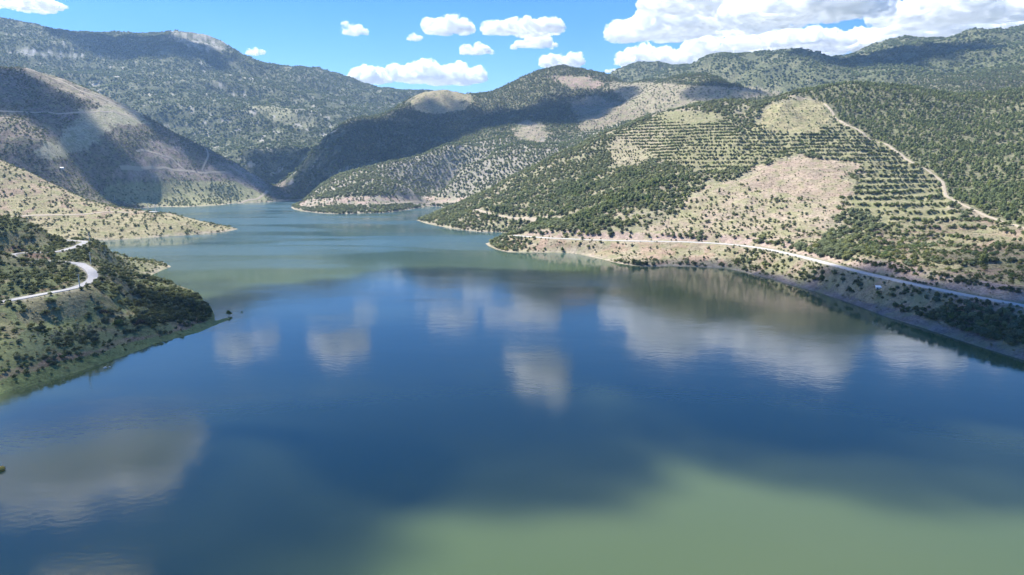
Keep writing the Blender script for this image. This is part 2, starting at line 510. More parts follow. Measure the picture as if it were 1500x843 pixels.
Z_R6PINK = [(430, 296), (520, 287), (620, 288), (690, 290), (690, 300), (620, 299), (520, 300), (440, 306)]
Z_R5KNOLL = [(596, 150), (622, 126), (660, 128), (695, 143), (680, 162), (640, 168), (610, 164)]
Z_R5TERR = [(835, 150), (870, 140), (925, 155), (965, 185), (900, 200), (850, 195)]
Z_R5PINK = [(805, 112), (860, 112), (885, 122), (880, 132), (830, 128)]
Z_SADDLE = [(885, 120), (960, 122), (1020, 126), (1130, 130), (1150, 142), (1060, 146), (960, 168), (925, 160)]
Z_KNOB = [(748, 192), (768, 176), (790, 180), (808, 200), (790, 212), (760, 206)]
Z_R3SUNLIT = [(40, 222), (95, 195), (125, 160), (165, 148), (212, 166), (206, 185), (175, 182), (130, 215), (70, 236)]
Z_R3RIDGE = [(35, 96), (130, 130), (210, 162), (200, 178), (150, 158), (90, 132), (40, 110)]
Z_R3PINK = [(160, 258), (200, 232), (222, 205), (262, 215), (285, 250), (330, 238), (390, 262), (385, 285), (330, 262), (260, 262), (210, 264)]
Z_R3LOW = [(140, 290), (170, 268), (260, 265), (330, 266), (395, 285), (395, 300), (230, 306)]
Z_R4ROCK = [(250, 46), (300, 46), (335, 62), (330, 76), (290, 72), (255, 62)]
Z_R4CUT = [(20, 70), (60, 74), (118, 78), (110, 86), (70, 84), (25, 78)]
Z_R4TAN = [(360, 155), (410, 155), (470, 180), (440, 190), (390, 172)]
Z_R1FLOWERS = [(75, 468), (120, 462), (128, 480), (100, 492), (60, 500), (20, 520), (0, 535), (0, 512), (40, 490)]
Z_R1COVE = [(150, 365), (200, 378), (238, 390), (220, 410), (170, 402), (140, 385)]
Z_R1TIP = [(210, 425), (260, 425), (312, 450), (312, 470), (250, 475), (200, 460)]
Z_R1UP = [(0, 318), (90, 340), (130, 352), (115, 400), (100, 422), (0, 440)]


def zone_masks(x, y, z):
    px, py = project(x, y, z)
    Y = y
    near_left = (x < -120) & (Y < 735)
    m = {
        'R1': near_left, 'R2': (x < -380) & (Y >= 735) & (Y < 1340), 'R3': (x < -560) & (Y >= 1340) & (Y < 2330) & (px < 425),
        'R8': in_poly(px, py, Z_FOREST) & (Y > 480) & (Y < 1900),
        'clear': in_poly(px, py, Z_CLEARING) & (Y < 1250), 'pinkcore': in_poly(px, py, Z_PINK_CORE) & (Y < 1250),
        'terr': in_poly(px, py, Z_TERRACE) & (Y < 1700), 'yellow': in_poly(px, py, Z_YELLOW) & (Y < 1700), 'field': in_poly(px, py, Z_FIELD) & (Y < 1700),
        'ridgeline': in_poly(px, py, Z_RIDGELINE) & (Y < 1700), 'lowright': in_poly(px, py, Z_LOWRIGHT) & (Y < 720), 'bank': in_poly(px, py, Z_BANK) & (Y < 760),
        'thicket': in_poly(px, py, Z_THICKET) & (Y < 480), 'toebank': in_poly(px, py, Z_TOEBANK) & (Y < 900), 'dense': in_poly(px, py, Z_DENSE) & (Y < 1350),
    }
    left_mid = ~(m['R1'] | m['R2'] | m['R3'])
    m['R7'] = left_mid & (x > -260) & (Y < 1720) & ~((x < -130) & (Y > 1400))
    m['R9'] = (px > 890) & (Y >= 1720) & ((Y > 3050) | ((px > 1010) & (Y > 2450)))
    m['R6'] = left_mid & ~m['R7'] & (Y < 2120 + 0.25 * (px - 500)) & (Y > 1350) & (px > 424) & (py > 178)
    m['R4'] = left_mid & (Y > 2250) & ((px < 500) | (Y > 3050)) & ~m['R9'] & ~m['R7']
    m['R5'] = left_mid & ~(m['R7'] | m['R6'] | m['R4'] | m['R9']) & (Y >= 1720) & (Y < 3400)
    for k, poly, on in (('r6pink', Z_R6PINK, 'R6'), ('knob', Z_KNOB, None), ('r5knoll', Z_R5KNOLL, 'R5'), ('r5terr', Z_R5TERR, 'R5'), ('r5pink', Z_R5PINK, 'R5'), ('saddle', Z_SADDLE, None),
                        ('r3sunlit', Z_R3SUNLIT, 'R3'), ('r3ridge', Z_R3RIDGE, 'R3'), ('r3pink', Z_R3PINK, 'R3'), ('r3low', Z_R3LOW, 'R3'), ('r4rock', Z_R4ROCK, None), ('r4cut', Z_R4CUT, None),
                        ('r4tan', Z_R4TAN, None), ('flowers', Z_R1FLOWERS, 'R1'), ('cove', Z_R1COVE, 'R1'), ('tip', Z_R1TIP, 'R1'), ('r1up', Z_R1UP, 'R1')):
        m[k] = in_poly(px, py, poly) & (m[on] if on else Y > 1720)
    return m, px, py


# rough zone borders: look the zones up at a jittered place
def ground_colours(x, y, z, d):
    jx, jy = x + 16 * fbm(x / 55, y / 55, 5, 71) * np.clip(y / 900, 0.5, 3), y + 16 * fbm(x / 55, y / 55, 5, 72) * np.clip(y / 900, 0.5, 3)
    m, px, py = zone_masks(jx, jy, z)
    c = np.empty(x.shape + (3,))
    c[:] = (0.22, 0.20, 0.12)
    veg = np.full(x.shape, 0.25)          # how much dark scrub the ground itself carries
    na, nb = fbm(x / 90, y / 90, 4, 81), fbm(x / 28, y / 28, 3, 82)

    def put(mask, col, v, amount=1.0):
        w = (mask * amount)[..., None] if np.ndim(amount) else mask[..., None] * amount
        c[:] = c * (1 - w) + np.array(col) * w
        veg[:] = veg * (1 - w[..., 0]) + v * w[..., 0]
    put(m['R4'], (0.135, 0.14, 0.082), 0.75)
    put(m['R4'] & (nb + na > 0.55), (0.26, 0.24, 0.17), 0.35, 0.8)
    put(m['R5'], (0.20, 0.18, 0.11), 0.7)
    put(m['R9'], (0.155, 0.16, 0.085), 0.65)
    put(m['R9'] & (na > 0.35), (0.25, 0.23, 0.13), 0.5, 0.7)
    put(m['R6'], (0.36, 0.32, 0.25), 0.2)
    put(m['R7'], (0.31, 0.275, 0.18), 0.25)
    put(m['R7'] & (na > 0.2), (0.34, 0.28, 0.20), 0.2, 0.7)
    put(m['R8'], (0.20, 0.19, 0.115), 0.4)
    put(m['terr'], (0.28, 0.255, 0.145), 0.25)
    put(m['yellow'], (0.36, 0.31, 0.175), 0.2)
    put(m['field'], (0.29, 0.265, 0.15), 0.2)
    put(m['ridgeline'], (0.36, 0.31, 0.20), 0.15)
    put(m['clear'], (0.39, 0.31, 0.22), 0.15)
    put(m['clear'] & (nb > 0.1), (0.37, 0.33, 0.19), 0.15, 0.7)
    put(m['pinkcore'], (0.41, 0.31, 0.225), 0.14, np.clip(0.7 + nb, 0, 1))
    put(m['lowright'], (0.25, 0.215, 0.135), 0.35)
    put(m['lowright'] & (nb > 0.15), (0.28, 0.20, 0.15), 0.2, 0.7)
    put(m['bank'], (0.30, 0.26, 0.165), 0.25)
    put(m['bank'] & (nb > 0.15), (0.31, 0.23, 0.17), 0.2, 0.7)
    put(m['toebank'], (0.36, 0.30, 0.20), 0.2)
    put(m['toebank'] & (nb < -0.05), (0.40, 0.28, 0.20), 0.1, 0.8)
    put(m['R2'], (0.35, 0.30, 0.175), 0.2)
    put(m['R2'] & (nb + 0.4 * na > 0.1) & (z > 24), (0.37, 0.27, 0.195), 0.15, 0.8)
    put(m['R3'], (0.205, 0.17, 0.13), 0.5)
    put(m['R3'] & (na > 0.25), (0.27, 0.21, 0.17), 0.3, 0.7)
    put(m['r3low'], (0.33, 0.31, 0.17), 0.15)
    put(m['r3sunlit'], (0.40, 0.36, 0.24), 0.12)  # sunlit gap between cloud shadows, put into the soil colour as a paler patch
    put(m['r3pink'], (0.40, 0.31, 0.25), 0.12, np.clip(0.65 + nb, 0, 1))
    put(m['r3ridge'], (0.38, 0.32, 0.22), 0.1, np.clip(0.6 + nb, 0, 1))
    put(m['r6pink'], (0.46, 0.34, 0.27), 0.05, np.clip(0.55 + 1.2 * nb, 0, 1))
    put(m['knob'], (0.33, 0.27, 0.19), 0.2)
    put(m['r5knoll'], (0.36, 0.30, 0.18), 0.15)
    put(m['r5terr'], (0.28, 0.23, 0.16), 0.3)
    put(m['r5pink'], (0.38, 0.28, 0.21), 0.1)
    put(m['saddle'], (0.33, 0.28, 0.19), 0.3)
    put(m['r4rock'], (0.42, 0.38, 0.32), 0.15, np.clip(0.6 + nb, 0, 1))
    put(m['r4cut'], (0.46, 0.43, 0.38), 0.05, np.clip(0.7 + nb, 0, 1))
    put(m['r4tan'], (0.30, 0.28, 0.17), 0.3)
    r4spots = m['R4'] & (perlin(x / 45, y / 45, 97) + 0.5 * na > 0.62) & (y < 4000)
    put(r4spots, (0.44, 0.40, 0.33), 0.05)
    put(m['R1'], (0.20, 0.215, 0.095), 0.25)
    put(m['R1'] & (nb > 0.12), (0.26, 0.22, 0.13), 0.15, 0.7)
    put(m['flowers'], (0.20, 0.22, 0.10), 0.2)
    put(m['cove'], (0.27, 0.25, 0.15), 0.3)
    # banks cut above the roads, water's edge
    for line, lo, hi, col in ((ROADS[0], 4.0, 24.0, (0.45, 0.335, 0.27)), (ROADS[1], 3.5, 12.0, (0.30, 0.175, 0.13))):
        rd, rz = polyline_dist(x, y, line)
        up = (z > rz + 0.1) & (rd > lo - 1.5) & (rd < hi + 4 * nb) & (d > 5)
        put(up, col, 0.05, 0.85)
        put((rd < lo) & (d > 1), (0.42, 0.38, 0.32), 0.0, 0.9)
        put((rd >= lo) & (rd < lo + 5) & (z <= rz + 0.1) & (d > 5), (0.33, 0.29, 0.2), 0.15, 0.6)
    edge = sstep(d, -3, 0.5) * (1 - sstep(d, 2.5 + 0.0016 * y, 5.0 + 0.005 * y + 2 * nb))
    put(np.ones(x.shape, bool), (0.40, 0.34, 0.25), 0.02, edge * 0.8 * (y > 560))
    put((x > 150) & (y < 640), (0.21, 0.185, 0.165), 0.0, edge * 0.9 * sstep(d, -50, 0))
    put((x > 150) & (y < 640) & (d < 8 + 5 * nb), (0.20, 0.175, 0.16), 0.0, 0.85)
    put(near_edge := (x < -120) & (y < 520) & (d < 11 + 4 * nb), (0.20, 0.235, 0.08), 0.1, 0.85)
    put((x < -120) & (y < 520) & (d > 9 + 3 * nb) & (d < 14 + 5 * nb), (0.31, 0.20, 0.14), 0.05, 0.7)
    put(d < -0.5, (0.13, 0.12, 0.075), 0.0, 1.0)
    return np.clip(c, 0, 1), np.clip(veg, 0, 1), m


GC, GV, GM = ground_colours(GX, GY, GZ, GD)

# ------------------------------------------------------------------ terrain mesh
nA, nL = GX.shape
idx = np.arange(nA * nL).reshape(nA, nL)
terrain_me = grid_mesh('terrain', np.stack([GX, GY, GZ], -1).reshape(-1, 3), idx)
ca = terrain_me.attributes.new('soil', 'FLOAT_COLOR', 'POINT')
ca.data.foreach_set('color', np.concatenate([GC, np.ones(GC.shape[:2] + (1,))], -1).astype(np.float32).ravel())
va = terrain_me.attributes.new('scrub', 'FLOAT', 'POINT')
va.data.foreach_set('value', GV.astype(np.float32).ravel())

terrain_mat, nt, b = new_mat('hillside_soil_and_grass')
geo = nd(nt, 'ShaderNodeNewGeometry')
pos = geo.outputs['Position']
soil = nd(nt, 'ShaderNodeAttribute', attribute_name='soil').outputs['Color']
scrub = nd(nt, 'ShaderNodeAttribute', attribute_name='scrub').outputs['Fac']
n1, n2, n3 = noise_tex(nt, pos, 0.03, 6, 0.6), noise_tex(nt, pos, 0.17, 5, 0.6, 0.3), noise_tex(nt, pos, 0.9, 4, 0.65)
val = math_node(nt, 'ADD', ramp(nt, n1, 0.3, 0.7, 0.72, 1.0), ramp(nt, n2, 0.3, 0.7, -0.16, 0.26))
val = math_node(nt, 'ADD', val, ramp(nt, n3, 0.25, 0.75, -0.3, 0.3))
base = mix_rgb(nt, 1.0, soil, (1, 1, 1), 'MULTIPLY')
vm = nd(nt, 'ShaderNodeVectorMath', operation='SCALE')
nt.links.new(base, vm.inputs[0])
nt.links.new(val, vm.inputs['Scale'])
grassy = mix_rgb(nt, ramp(nt, noise_tex(nt, pos, 0.06, 5, 0.6), 0.44, 0.64, 0, 0.55), vm.outputs[0], (0.19, 0.205, 0.085))
vor = nd(nt, 'ShaderNodeTexVoronoi')
vor.inputs['Scale'].default_value, vor.inputs['Randomness'].default_value = 0.13, 1.0
nt.links.new(pos, vor.inputs['Vector'])
dist = math_node(nt, 'ADD', vor.outputs['Distance'], math_node(nt, 'MULTIPLY', math_node(nt, 'SUBTRACT', n3, 0.5), 0.5))
spot = math_node(nt, 'LESS_THAN', dist, math_node(nt, 'MULTIPLY', scrub, 0.62))
vor2 = nd(nt, 'ShaderNodeTexVoronoi')
vor2.inputs['Scale'].default_value = 0.42
nt.links.new(pos, vor2.inputs['Vector'])
spot2 = math_node(nt, 'LESS_THAN', math_node(nt, 'ADD', vor2.outputs['Distance'], math_node(nt, 'MULTIPLY', math_node(nt, 'SUBTRACT', n2, 0.5), 0.9)), math_node(nt, 'MULTIPLY', scrub, 0.5))
dark = mix_rgb(nt, vor.outputs['Color'], (0.045, 0.055, 0.028), (0.085, 0.095, 0.05))
cc = mix_rgb(nt, math_node(nt, 'MULTIPLY', spot2, 0.6), grassy, (0.10, 0.10, 0.05))
cc = mix_rgb(nt, math_node(nt, 'MULTIPLY', spot, 0.85), cc, dark)
nt.links.new(cc, b.inputs['Base Color'])
b.inputs['Roughness'].default_value = 1.0
b.inputs['Specular IOR Level'].default_value = 0.1
bump = nd(nt, 'ShaderNodeBump')
bump.inputs['Strength'].default_value, bump.inputs['Distance'].default_value = 0.9, 1.2
nt.links.new(math_node(nt, 'ADD', math_node(nt, 'MULTIPLY', n2, 1.2), math_node(nt, 'ADD', math_node(nt, 'MULTIPLY', n3, 0.35), math_node(nt, 'MULTIPLY', spot, 0.8))), bump.inputs['Height'])
nt.links.new(bump.outputs[0], b.inputs['Normal'])
terrain_me.materials.append(terrain_mat)
terrain = bpy.data.objects.new('terrain', terrain_me)
COL.objects.link(terrain)
tag(terrain, 'brown and green hills and mountains round the reservoir', 'terrain', kind='structure')

# the rest of the ground: one sheet under everything, out to the horizon
S = 40000.0
ground = mesh_obj('ground', [(-S, -S, -16), (S, -S, -16), (S, S, -16), (-S, S, -16)], [(0, 1, 2, 3)], simple_mat('lake_bed_mud', (0.14, 0.13, 0.08), 1.0, 0.15, 0.02))
tag(ground, 'dark muddy ground under the lake and hills', 'ground', kind='structure')

# ------------------------------------------------------------------ water
water_mat, nt, b = new_mat('turbid_lake_water')
pos = nd(nt, 'ShaderNodeNewGeometry').outputs['Position']
big = noise_tex(nt, pos, 0.0035, 3, 0.5)
b.inputs['IOR'].default_value = 1.48
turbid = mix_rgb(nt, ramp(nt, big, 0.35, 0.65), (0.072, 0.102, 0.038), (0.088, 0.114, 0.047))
sepw = nd(nt, 'ShaderNodeSeparateXYZ')
nt.links.new(pos, sepw.inputs[0])
nt.links.new(mix_rgb(nt, ramp(nt, math_node(nt, 'ADD', sepw.outputs['Y'], math_node(nt, 'MULTIPLY', big, 300.0)), 640.0, 1150.0), turbid, (0.045, 0.098, 0.098)), b.inputs['Base Color'])  # far water's base colour turned bluer, standing in for reflected sky
mp = nd(nt, 'ShaderNodeMapping')
mp.inputs['Scale'].default_value = (0.55, 1.0, 1.0)
mp.inputs['Rotation'].default_value = (0, 0, 0.35)
nt.links.new(pos, mp.inputs['Vector'])
w1, w2 = noise_tex(nt, mp.outputs[0], 0.5, 3, 0.55, 0.2), noise_tex(nt, mp.outputs[0], 0.09, 2, 0.5)
mw = nd(nt, 'ShaderNodeMapping')
mw.inputs['Scale'].default_value = (0.0022, 0.0075, 1.0)
nt.links.new(pos, mw.inputs['Vector'])
sep = nd(nt, 'ShaderNodeSeparateXYZ')
nt.links.new(pos, sep.inputs[0])
gust = math_node(nt, 'ADD', noise_tex(nt, mw.outputs[0], 1.0, 4, 0.55, 0.8), ramp(nt, sep.outputs['Y'], 560.0, 900.0, -0.10, 0.07))
wind = ramp(nt, gust, 0.40, 0.68, 0.0, 1.0)
nt.links.new(math_node(nt, 'MULTIPLY_ADD', wind, 0.19, 0.07), b.inputs['Roughness'])
w3 = noise_tex(nt, mp.outputs[0], 0.022, 2, 0.5)
hgt = math_node(nt, 'ADD', math_node(nt, 'MULTIPLY', w1, 0.05), math_node(nt, 'MULTIPLY_ADD', w2, 0.085, math_node(nt, 'MULTIPLY', w3, 0.2)))
bump = nd(nt, 'ShaderNodeBump')
bump.inputs['Distance'].default_value = 1.0
nt.links.new(hgt, bump.inputs['Height'])
nt.links.new(math_node(nt, 'MULTIPLY_ADD', wind, 0.7, 0.5), bump.inputs['Strength'])
nt.links.new(bump.outputs[0], b.inputs['Normal'])
water = mesh_obj('water', [(-2600, -2600, 0), (2600, -2600, 0), (2600, 2600, 0), (-2600, 2600, 0)], [(0, 1, 2, 3)], water_mat)
tag(water, 'calm blue green reservoir water reflecting the clouds', 'water', kind='structure')

# ------------------------------------------------------------------ sky, sun, air
W = bpy.data.worlds.new('World')
scene.world = W
W.use_nodes = True
wn = W.node_tree
sky = wn.nodes.new('ShaderNodeTexSky')
sky.sky_type = 'NISHITA'
sky.sun_disc = False
sky.sun_elevation, sky.sun_rotation = SUN_EL, SUN_AZ
sky.altitude, sky.air_density, sky.dust_density, sky.ozone_density = 1500, 1.0, 0.15, 3.0
hs = wn.nodes.new('ShaderNodeHueSaturation')
hs.inputs['Saturation'].default_value, hs.inputs['Hue'].default_value = 1.4, 0.511
wn.links.new(sky.outputs[0], hs.inputs['Color'])
wn.links.new(hs.outputs[0], wn.nodes['Background'].inputs[0])
wn.nodes['Background'].inputs[1].default_value = 0.105
sl = bpy.data.lights.new('sun', 'SUN')
sl.energy, sl.angle, sl.color = 5.0, math.radians(0.53), (1.0, 0.97, 0.92)
so = bpy.data.objects.new('sun', sl)
COL.objects.link(so)
so.rotation_euler = Vector(SUN).to_track_quat('Z', 'Y').to_euler()

HAZE_TOP = 1130.0
hm = bpy.data.materials.new('blue_air')
hm.use_nodes = True
hm.node_tree.nodes.clear()
ho = hm.node_tree.nodes.new('ShaderNodeOutputMaterial')
hv = hm.node_tree.nodes.new('ShaderNodeVolumePrincipled')
hv.inputs['Color'].default_value = (0.42, 0.66, 1.0, 1)
hv.inputs['Density'].default_value = 5.5e-5
hv.inputs['Anisotropy'].default_value = 0.2
hm.node_tree.links.new(hv.outputs[0], ho.inputs['Volume'])
B = 41000.0
hz = [(sx * B, sy * B, z) for z in (-18, HAZE_TOP) for sx, sy in ((-1, -1), (1, -1), (1, 1), (-1, 1))]
haze = mesh_obj('haze', hz, [(3, 2, 1, 0), (4, 5, 6, 7), (0, 1, 5, 4), (1, 2, 6, 5), (2, 3, 7, 6), (3, 0, 4, 7)], hm)
tag(haze, 'thin blue haze in the air over the valley', 'haze', kind='stuff')

# ------------------------------------------------------------------ clouds: closed puffy hulls filled with even white vapour
cm = bpy.data.materials.new('cloud_vapour')
cm.use_nodes = True
cm.node_tree.nodes.clear()
co_ = cm.node_tree.nodes.new('ShaderNodeOutputMaterial')
cv = cm.node_tree.nodes.new('ShaderNodeVolumePrincipled')
cv.inputs['Color'].default_value = (1.0, 1.0, 1.0, 1)
cv.inputs['Density'].default_value = 0.020
cv.inputs['Anisotropy'].default_value = 0.0
cm.node_tree.links.new(cv.outputs[0], co_.inputs['Volume'])


cv.inputs['Anisotropy'].default_value = 0.15
cm_dense = cm.copy()
cm_dense.name = 'dense_cloud_vapour'
cm_dense.node_tree.nodes['Principled Volume'].inputs['Density'].default_value = 0.027

cm_thin = cm.copy()
cm_thin.name = 'thin_cloud_vapour'
cm_thin.node_tree.nodes['Principled Volume'].inputs['Density'].default_value = 0.013
# the fair weather clouds are torn: their vapour is uneven
cn = cm.node_tree
ctc = cn.nodes.new('ShaderNodeTexCoord')
cnz = noise_tex(cn, ctc.outputs['Object'], 0.010, 6, 0.62, 0.5)
cn.links.new(math_node(cn, 'MULTIPLY', ramp(cn, cnz, 0.40, 0.64), 0.052), cn.nodes['Principled Volume'].inputs['Density'])


def cloud(cx, cy, base, wx, wy, h, seed, label, rag=1.0, group=None, flat=0.25, even=False, turn=None, vap=None):
    rnd = random.Random(seed)
    import bmesh
    bm = bmesh.new()
    k = int(min(420, 24 + 2.6 * wx * wy / (math.pi * (0.3 * h) ** 2)))
    heads = [(rnd.uniform(-0.7, 0.7), rnd.uniform(-0.6, 0.6), rnd.uniform(0.55, 1.0), rnd.uniform(0.12, 0.27)) for _ in range(rnd.randint(4, 6))]
    for i in range(k):
        if even:
            a, rr = rnd.uniform(0, 2 * math.pi), math.sqrt(rnd.random()) * (1 - 0.12 * rnd.random())
            u, v, hi = math.cos(a) * rr, math.sin(a) * rr, 1.0
        else:
            hx, hy, hi, sp = heads[i % len(heads)] if i % 4 else (0.0, 0.0, 0.45, 0.45)
            u, v = max(-1, min(1, hx + rnd.gauss(0, sp))), max(-1, min(1, hy + rnd.gauss(0, sp)))
            hi *= max(0.35, 1.0 - 0.5 * math.hypot(u - hx, v - hy) / (sp + 0.1))
        top = hi * (1 - 0.55 * min(1, u * u + v * v)) * rnd.uniform(0.55, 1.1)
        r = h * rnd.choice((rnd.uniform(0.14, 0.24), rnd.uniform(0.24, 0.42)))
        zc = max(r * 0.35, top * h - r)
        for zz in ([zc] if zc < r * 1.2 else [zc * 0.45, zc]):
            bmesh.ops.create_icosphere(bm, subdivisions=2, radius=r * rnd.uniform(0.8, 1.1), matrix=Matrix.Translation((u * (wx / 2 - r * 0.7), v * (wy / 2 - r * 0.7), zz)) @ Matrix.Diagonal((1.25, 1.25, 0.9, 1)))
    me0 = bpy.data.meshes.new('cloud_draft')
    bm.to_mesh(me0)
    bm.free()
    tmp = bpy.data.objects.new('cloud_draft', me0)
    COL.objects.link(tmp)
    md = tmp.modifiers.new('r', 'REMESH')
    md.mode, md.voxel_size = 'VOXEL', max(h / 24.0, max(wx, wy) / 130.0)
    dg = bpy.context.evaluated_depsgraph_get()
    me = bpy.data.meshes.new_from_object(tmp.evaluated_get(dg))
    bpy.data.objects.remove(tmp)
    bpy.data.meshes.remove(me0)
    co = np.empty(len(me.vertices) * 3, np.float32)
    me.vertices.foreach_get('co', co)
    co = co.reshape(-1, 3)
    nrm = np.empty(len(me.vertices) * 3, np.float32)
    me.vertices.foreach_get('normal', nrm)
    nrm = nrm.reshape(-1, 3)
    off = Vector((seed * 3.1, seed * 1.7, seed * 0.3))
    s1, s2 = 1.0 / (h * 0.42), 1.0 / (h * 0.16)
    disp = np.array([h * 0.17 * (mnoise.noise(Vector(p) * s1 + off)) + h * 0.10 * (0.4 - abs(mnoise.noise(Vector(p) * s2 + off)) * 1.5) + h * 0.07 * (0.4 - abs(mnoise.noise(Vector(p) * s2 * 2.3 + off)) * 1.5) + h * 0.03 * mnoise.noise(Vector(p) * s2 * 5 + off) for p in co.tolist()])
    co = co + nrm * (disp * rag)[:, None]
    low = co[:, 2] < 0
    co[low, 2] *= flat
    me.vertices.foreach_set('co', co.astype(np.float32).ravel())
    me.update()
    me.materials.clear()
    me.materials.append(vap or (cm_dense if even else cm))
    o = bpy.data.objects.new('cloud', me)
    COL.objects.link(o)
    o.location = (cx, cy, base)
    o.rotation_euler.z = -math.atan2(cx, cy) if turn is None else turn
    tag(o, label, 'cloud', group)
    return o


def cloud_px(x0, y0, x1, y1, base, seed, label, depth=0.8, mirrored=False, **kw):
    """A cloud whose outline fills a box of the photo (or of the lake's reflection), its base at a height above the lake."""
    if mirrored:
        y0, y1 = y1, y0
    dx, dy, dz = ray((x0 + x1) / 2, y1)
    eye = CAMH
    if mirrored:
        dz, eye = -dz, -CAMH
    s = (base - eye) / dz
    cx, cy = dx * s, dy * s
    tx, ty, tz = ray((x0 + x1) / 2, y0)
    if mirrored:
        tz = -tz
    w = abs(x1 - x0) / 1000.0 * s
    h = abs(eye + tz / math.hypot(tx, ty) * math.hypot(cx, cy) - base)
    if depth:
        d = w * depth
    # the far side of the base shows lowest: keep the near half in front
    h, w = max(h * 1.0, 0.16 * w), w * 0.97
    return cloud(cx, cy, base, w, d, h, seed, label, **kw)


def shade_cloud(gx, gy, gz, wx, wy, base, h, seed, label, turn=0.0, **kw):
    """A cloud placed along the sun's direction from the ground it shades."""
    t = (base + h * 0.3 - gz) / SUN[2]
    return cloud(gx + SUN[0] * t, gy + SUN[1] * t, base, wx, wy, h, seed, label, turn=turn, even=True, **kw)


G_SKY = 'white fair weather clouds'
cloud_px(605, 2, 698, 46, 1500, 1, 'plump white cloud with a ragged east end, high over the valley notch')
cloud_px(708, 10, 826, 46, 1500, 2, 'broad white cloud, uppermost of three stepping down to the round summit')
cloud_px(750, 42, 826, 68, 1450, 3, 'middle white cloud of three stepping down to the round summit')
cloud_px(792, 66, 866, 96, 1400, 4, 'white cloud touching the round summit, lowest of three in a stair')
cloud_px(668, 58, 724, 78, 1450, 5, 'small flat white cloud just above the big heap over the saddle')
cloud_px(592, 43, 619, 59, 1500, 6, 'tiny white puff under the plump cloud near the valley notch')
cloud_px(502, 25, 537, 50, 1550, 7, 'faint ragged wisp of cloud alone over the long ridge', rag=1.8)
cloud_px(514, 80, 572, 120, 1350, 8, 'low white cloud resting on the long sloping ridge')
cloud_px(575, 70, 712, 119, 1350, 9, 'big heaped white cloud over the saddle beside the tan knoll')
cloud_px(361, 64, 386, 80, 1500, 10, 'tiny pale puff above the flank of the far mountain')
cloud_px(-20, -14, 90, 11, 1600, 11, 'flat white cloud at the top over the far mountain')
cloud_px(888, 96, 906, 106, 1350, 12, 'tiny white puff behind the round summit and the far grey hill')
cloud_px(905, 46, 1030, 96, 1400, 13, 'bright heaped cloud low over the far grey hill')
cloud_px(1010, 70, 1130, 100, 1350, 14, 'long low white cloud along the far green ridge', depth=0.6)
cloud_px(892, -24, 1120, 46, 1500, 15, 'west lobe of the cloud bank, white, over the far grey hill', depth=0.8)
cloud_px(1010, 20, 1270, 76, 1450, 16, 'long white middle of the cloud bank over the far green hills', depth=0.7)
cloud_px(1060, -80, 1310, 22, 1250, 17, 'great dark bottomed cloud hanging nearest, above the far green hills', depth=0.9)
cloud_px(1240, -6, 1480, 62, 1450, 18, 'white billowing cloud of the bank above the forested ridge', depth=0.8)
cloud_px(1400, -20, 1640, 50, 1450, 19, 'white end of the cloud bank past the highest green hill', depth=0.7)
cloud_px(1285, -60, 1560, 22, 1350, 20, 'ragged grey bottomed cloud at the very top above the forested ridge', depth=0.8)
cloud_px(930, -50, 1090, 14, 1400, 27, 'ragged cloud at the very top above the far grey hill', depth=0.8)
# seen only in the lake, or by their shadows
cloud_px(312, 500, 372, 534, 4500, 21, 'small cloud mirrored beside the spit of the near headland', mirrored=True, vap=cm_thin)
cloud_px(368, 490, 410, 520, 4500, 22, 'smaller of two clouds mirrored off the near headland', mirrored=True, vap=cm_thin)
cloud_px(452, 496, 540, 542, 4500, 23, 'ragged cloud mirrored in the blue water off the spit', mirrored=True, rag=1.4, vap=cm_thin)
cloud_px(745, 525, 850, 600, 1350, 24, 'large cloud mirrored in the middle of the lake', mirrored=True, vap=cm_thin)
cloud_px(0, 655, 255, 790, 2300, 25, 'wide grey cloud mirrored in the near corner of the lake', mirrored=True, vap=cm_thin)
shade_cloud(50, 447, 0, 600, 520, 1400, 140, 31, 'wide flat unseen cloud shading the middle of the lake')  # from here, clouds out of view added to shade the lake and near banks
shade_cloud(300, 288, 0, 500, 250, 1420, 120, 45, 'flat unseen cloud shading the water off the grey beach')
shade_cloud(-232, 194, 0, 440, 215, 1380, 110, 44, 'flat unseen cloud shading the near corner of the lake')
shade_cloud(-400, 430, 25, 430, 460, 1440, 55, 46, 'thin unseen veil of cloud shading the near headland', vap=cm_thin)
shade_cloud(500, 420, 20, 520, 330, 1400, 90, 43, 'thin unseen veil of cloud shading the bank with the long road', vap=cm_thin)


def shade_px(px, py, ymin, wx, wy, base, h, seed, label, turn=0.0):
    gx, gy, gz = hit(px, py, ymin)
    return shade_cloud(gx, gy, gz, wx, wy, base, h, seed, label, turn=turn)


shade_px(515, 212, 2150, 760, 420, 3050, 170, 32, 'flat cloud casting shade on the lower end of the dark ridge', turn=0.4)
shade_px(672, 186, 2150, 560, 300, 3080, 150, 41, 'flat cloud casting shade below the tan knoll', turn=0.3)
shade_px(830, 163, 2150, 620, 300, 3050, 170, 33, 'flat cloud casting shade below the round summit', turn=0.2)
shade_px(428, 250, 2200, 420, 260, 3080, 130, 34, 'cloud casting shade on the head of the valley arm', turn=0.9)
shade_px(20, 130, 1500, 440, 160, 3080, 140, 35, 'cloud casting shade on the shoulder of the hill with dirt tracks')
shade_px(50, 258, 1400, 400, 70, 3030, 80, 36, 'long cloud casting shade across the foot of the hill with dirt tracks', turn=0.1)
shade_px(258, 200, 1600, 260, 85, 3060, 110, 37, 'narrow cloud casting shade along the crest above the valley arm', turn=0.6)
shade_px(348, 248, 1600, 260, 85, 3060, 100, 42, 'narrow cloud casting shade low on the crest above the valley arm', turn=0.6)
shade_px(200, 66, 3000, 950, 380, 3200, 150, 38, 'cloud casting a patch of shade on the far mountain top')
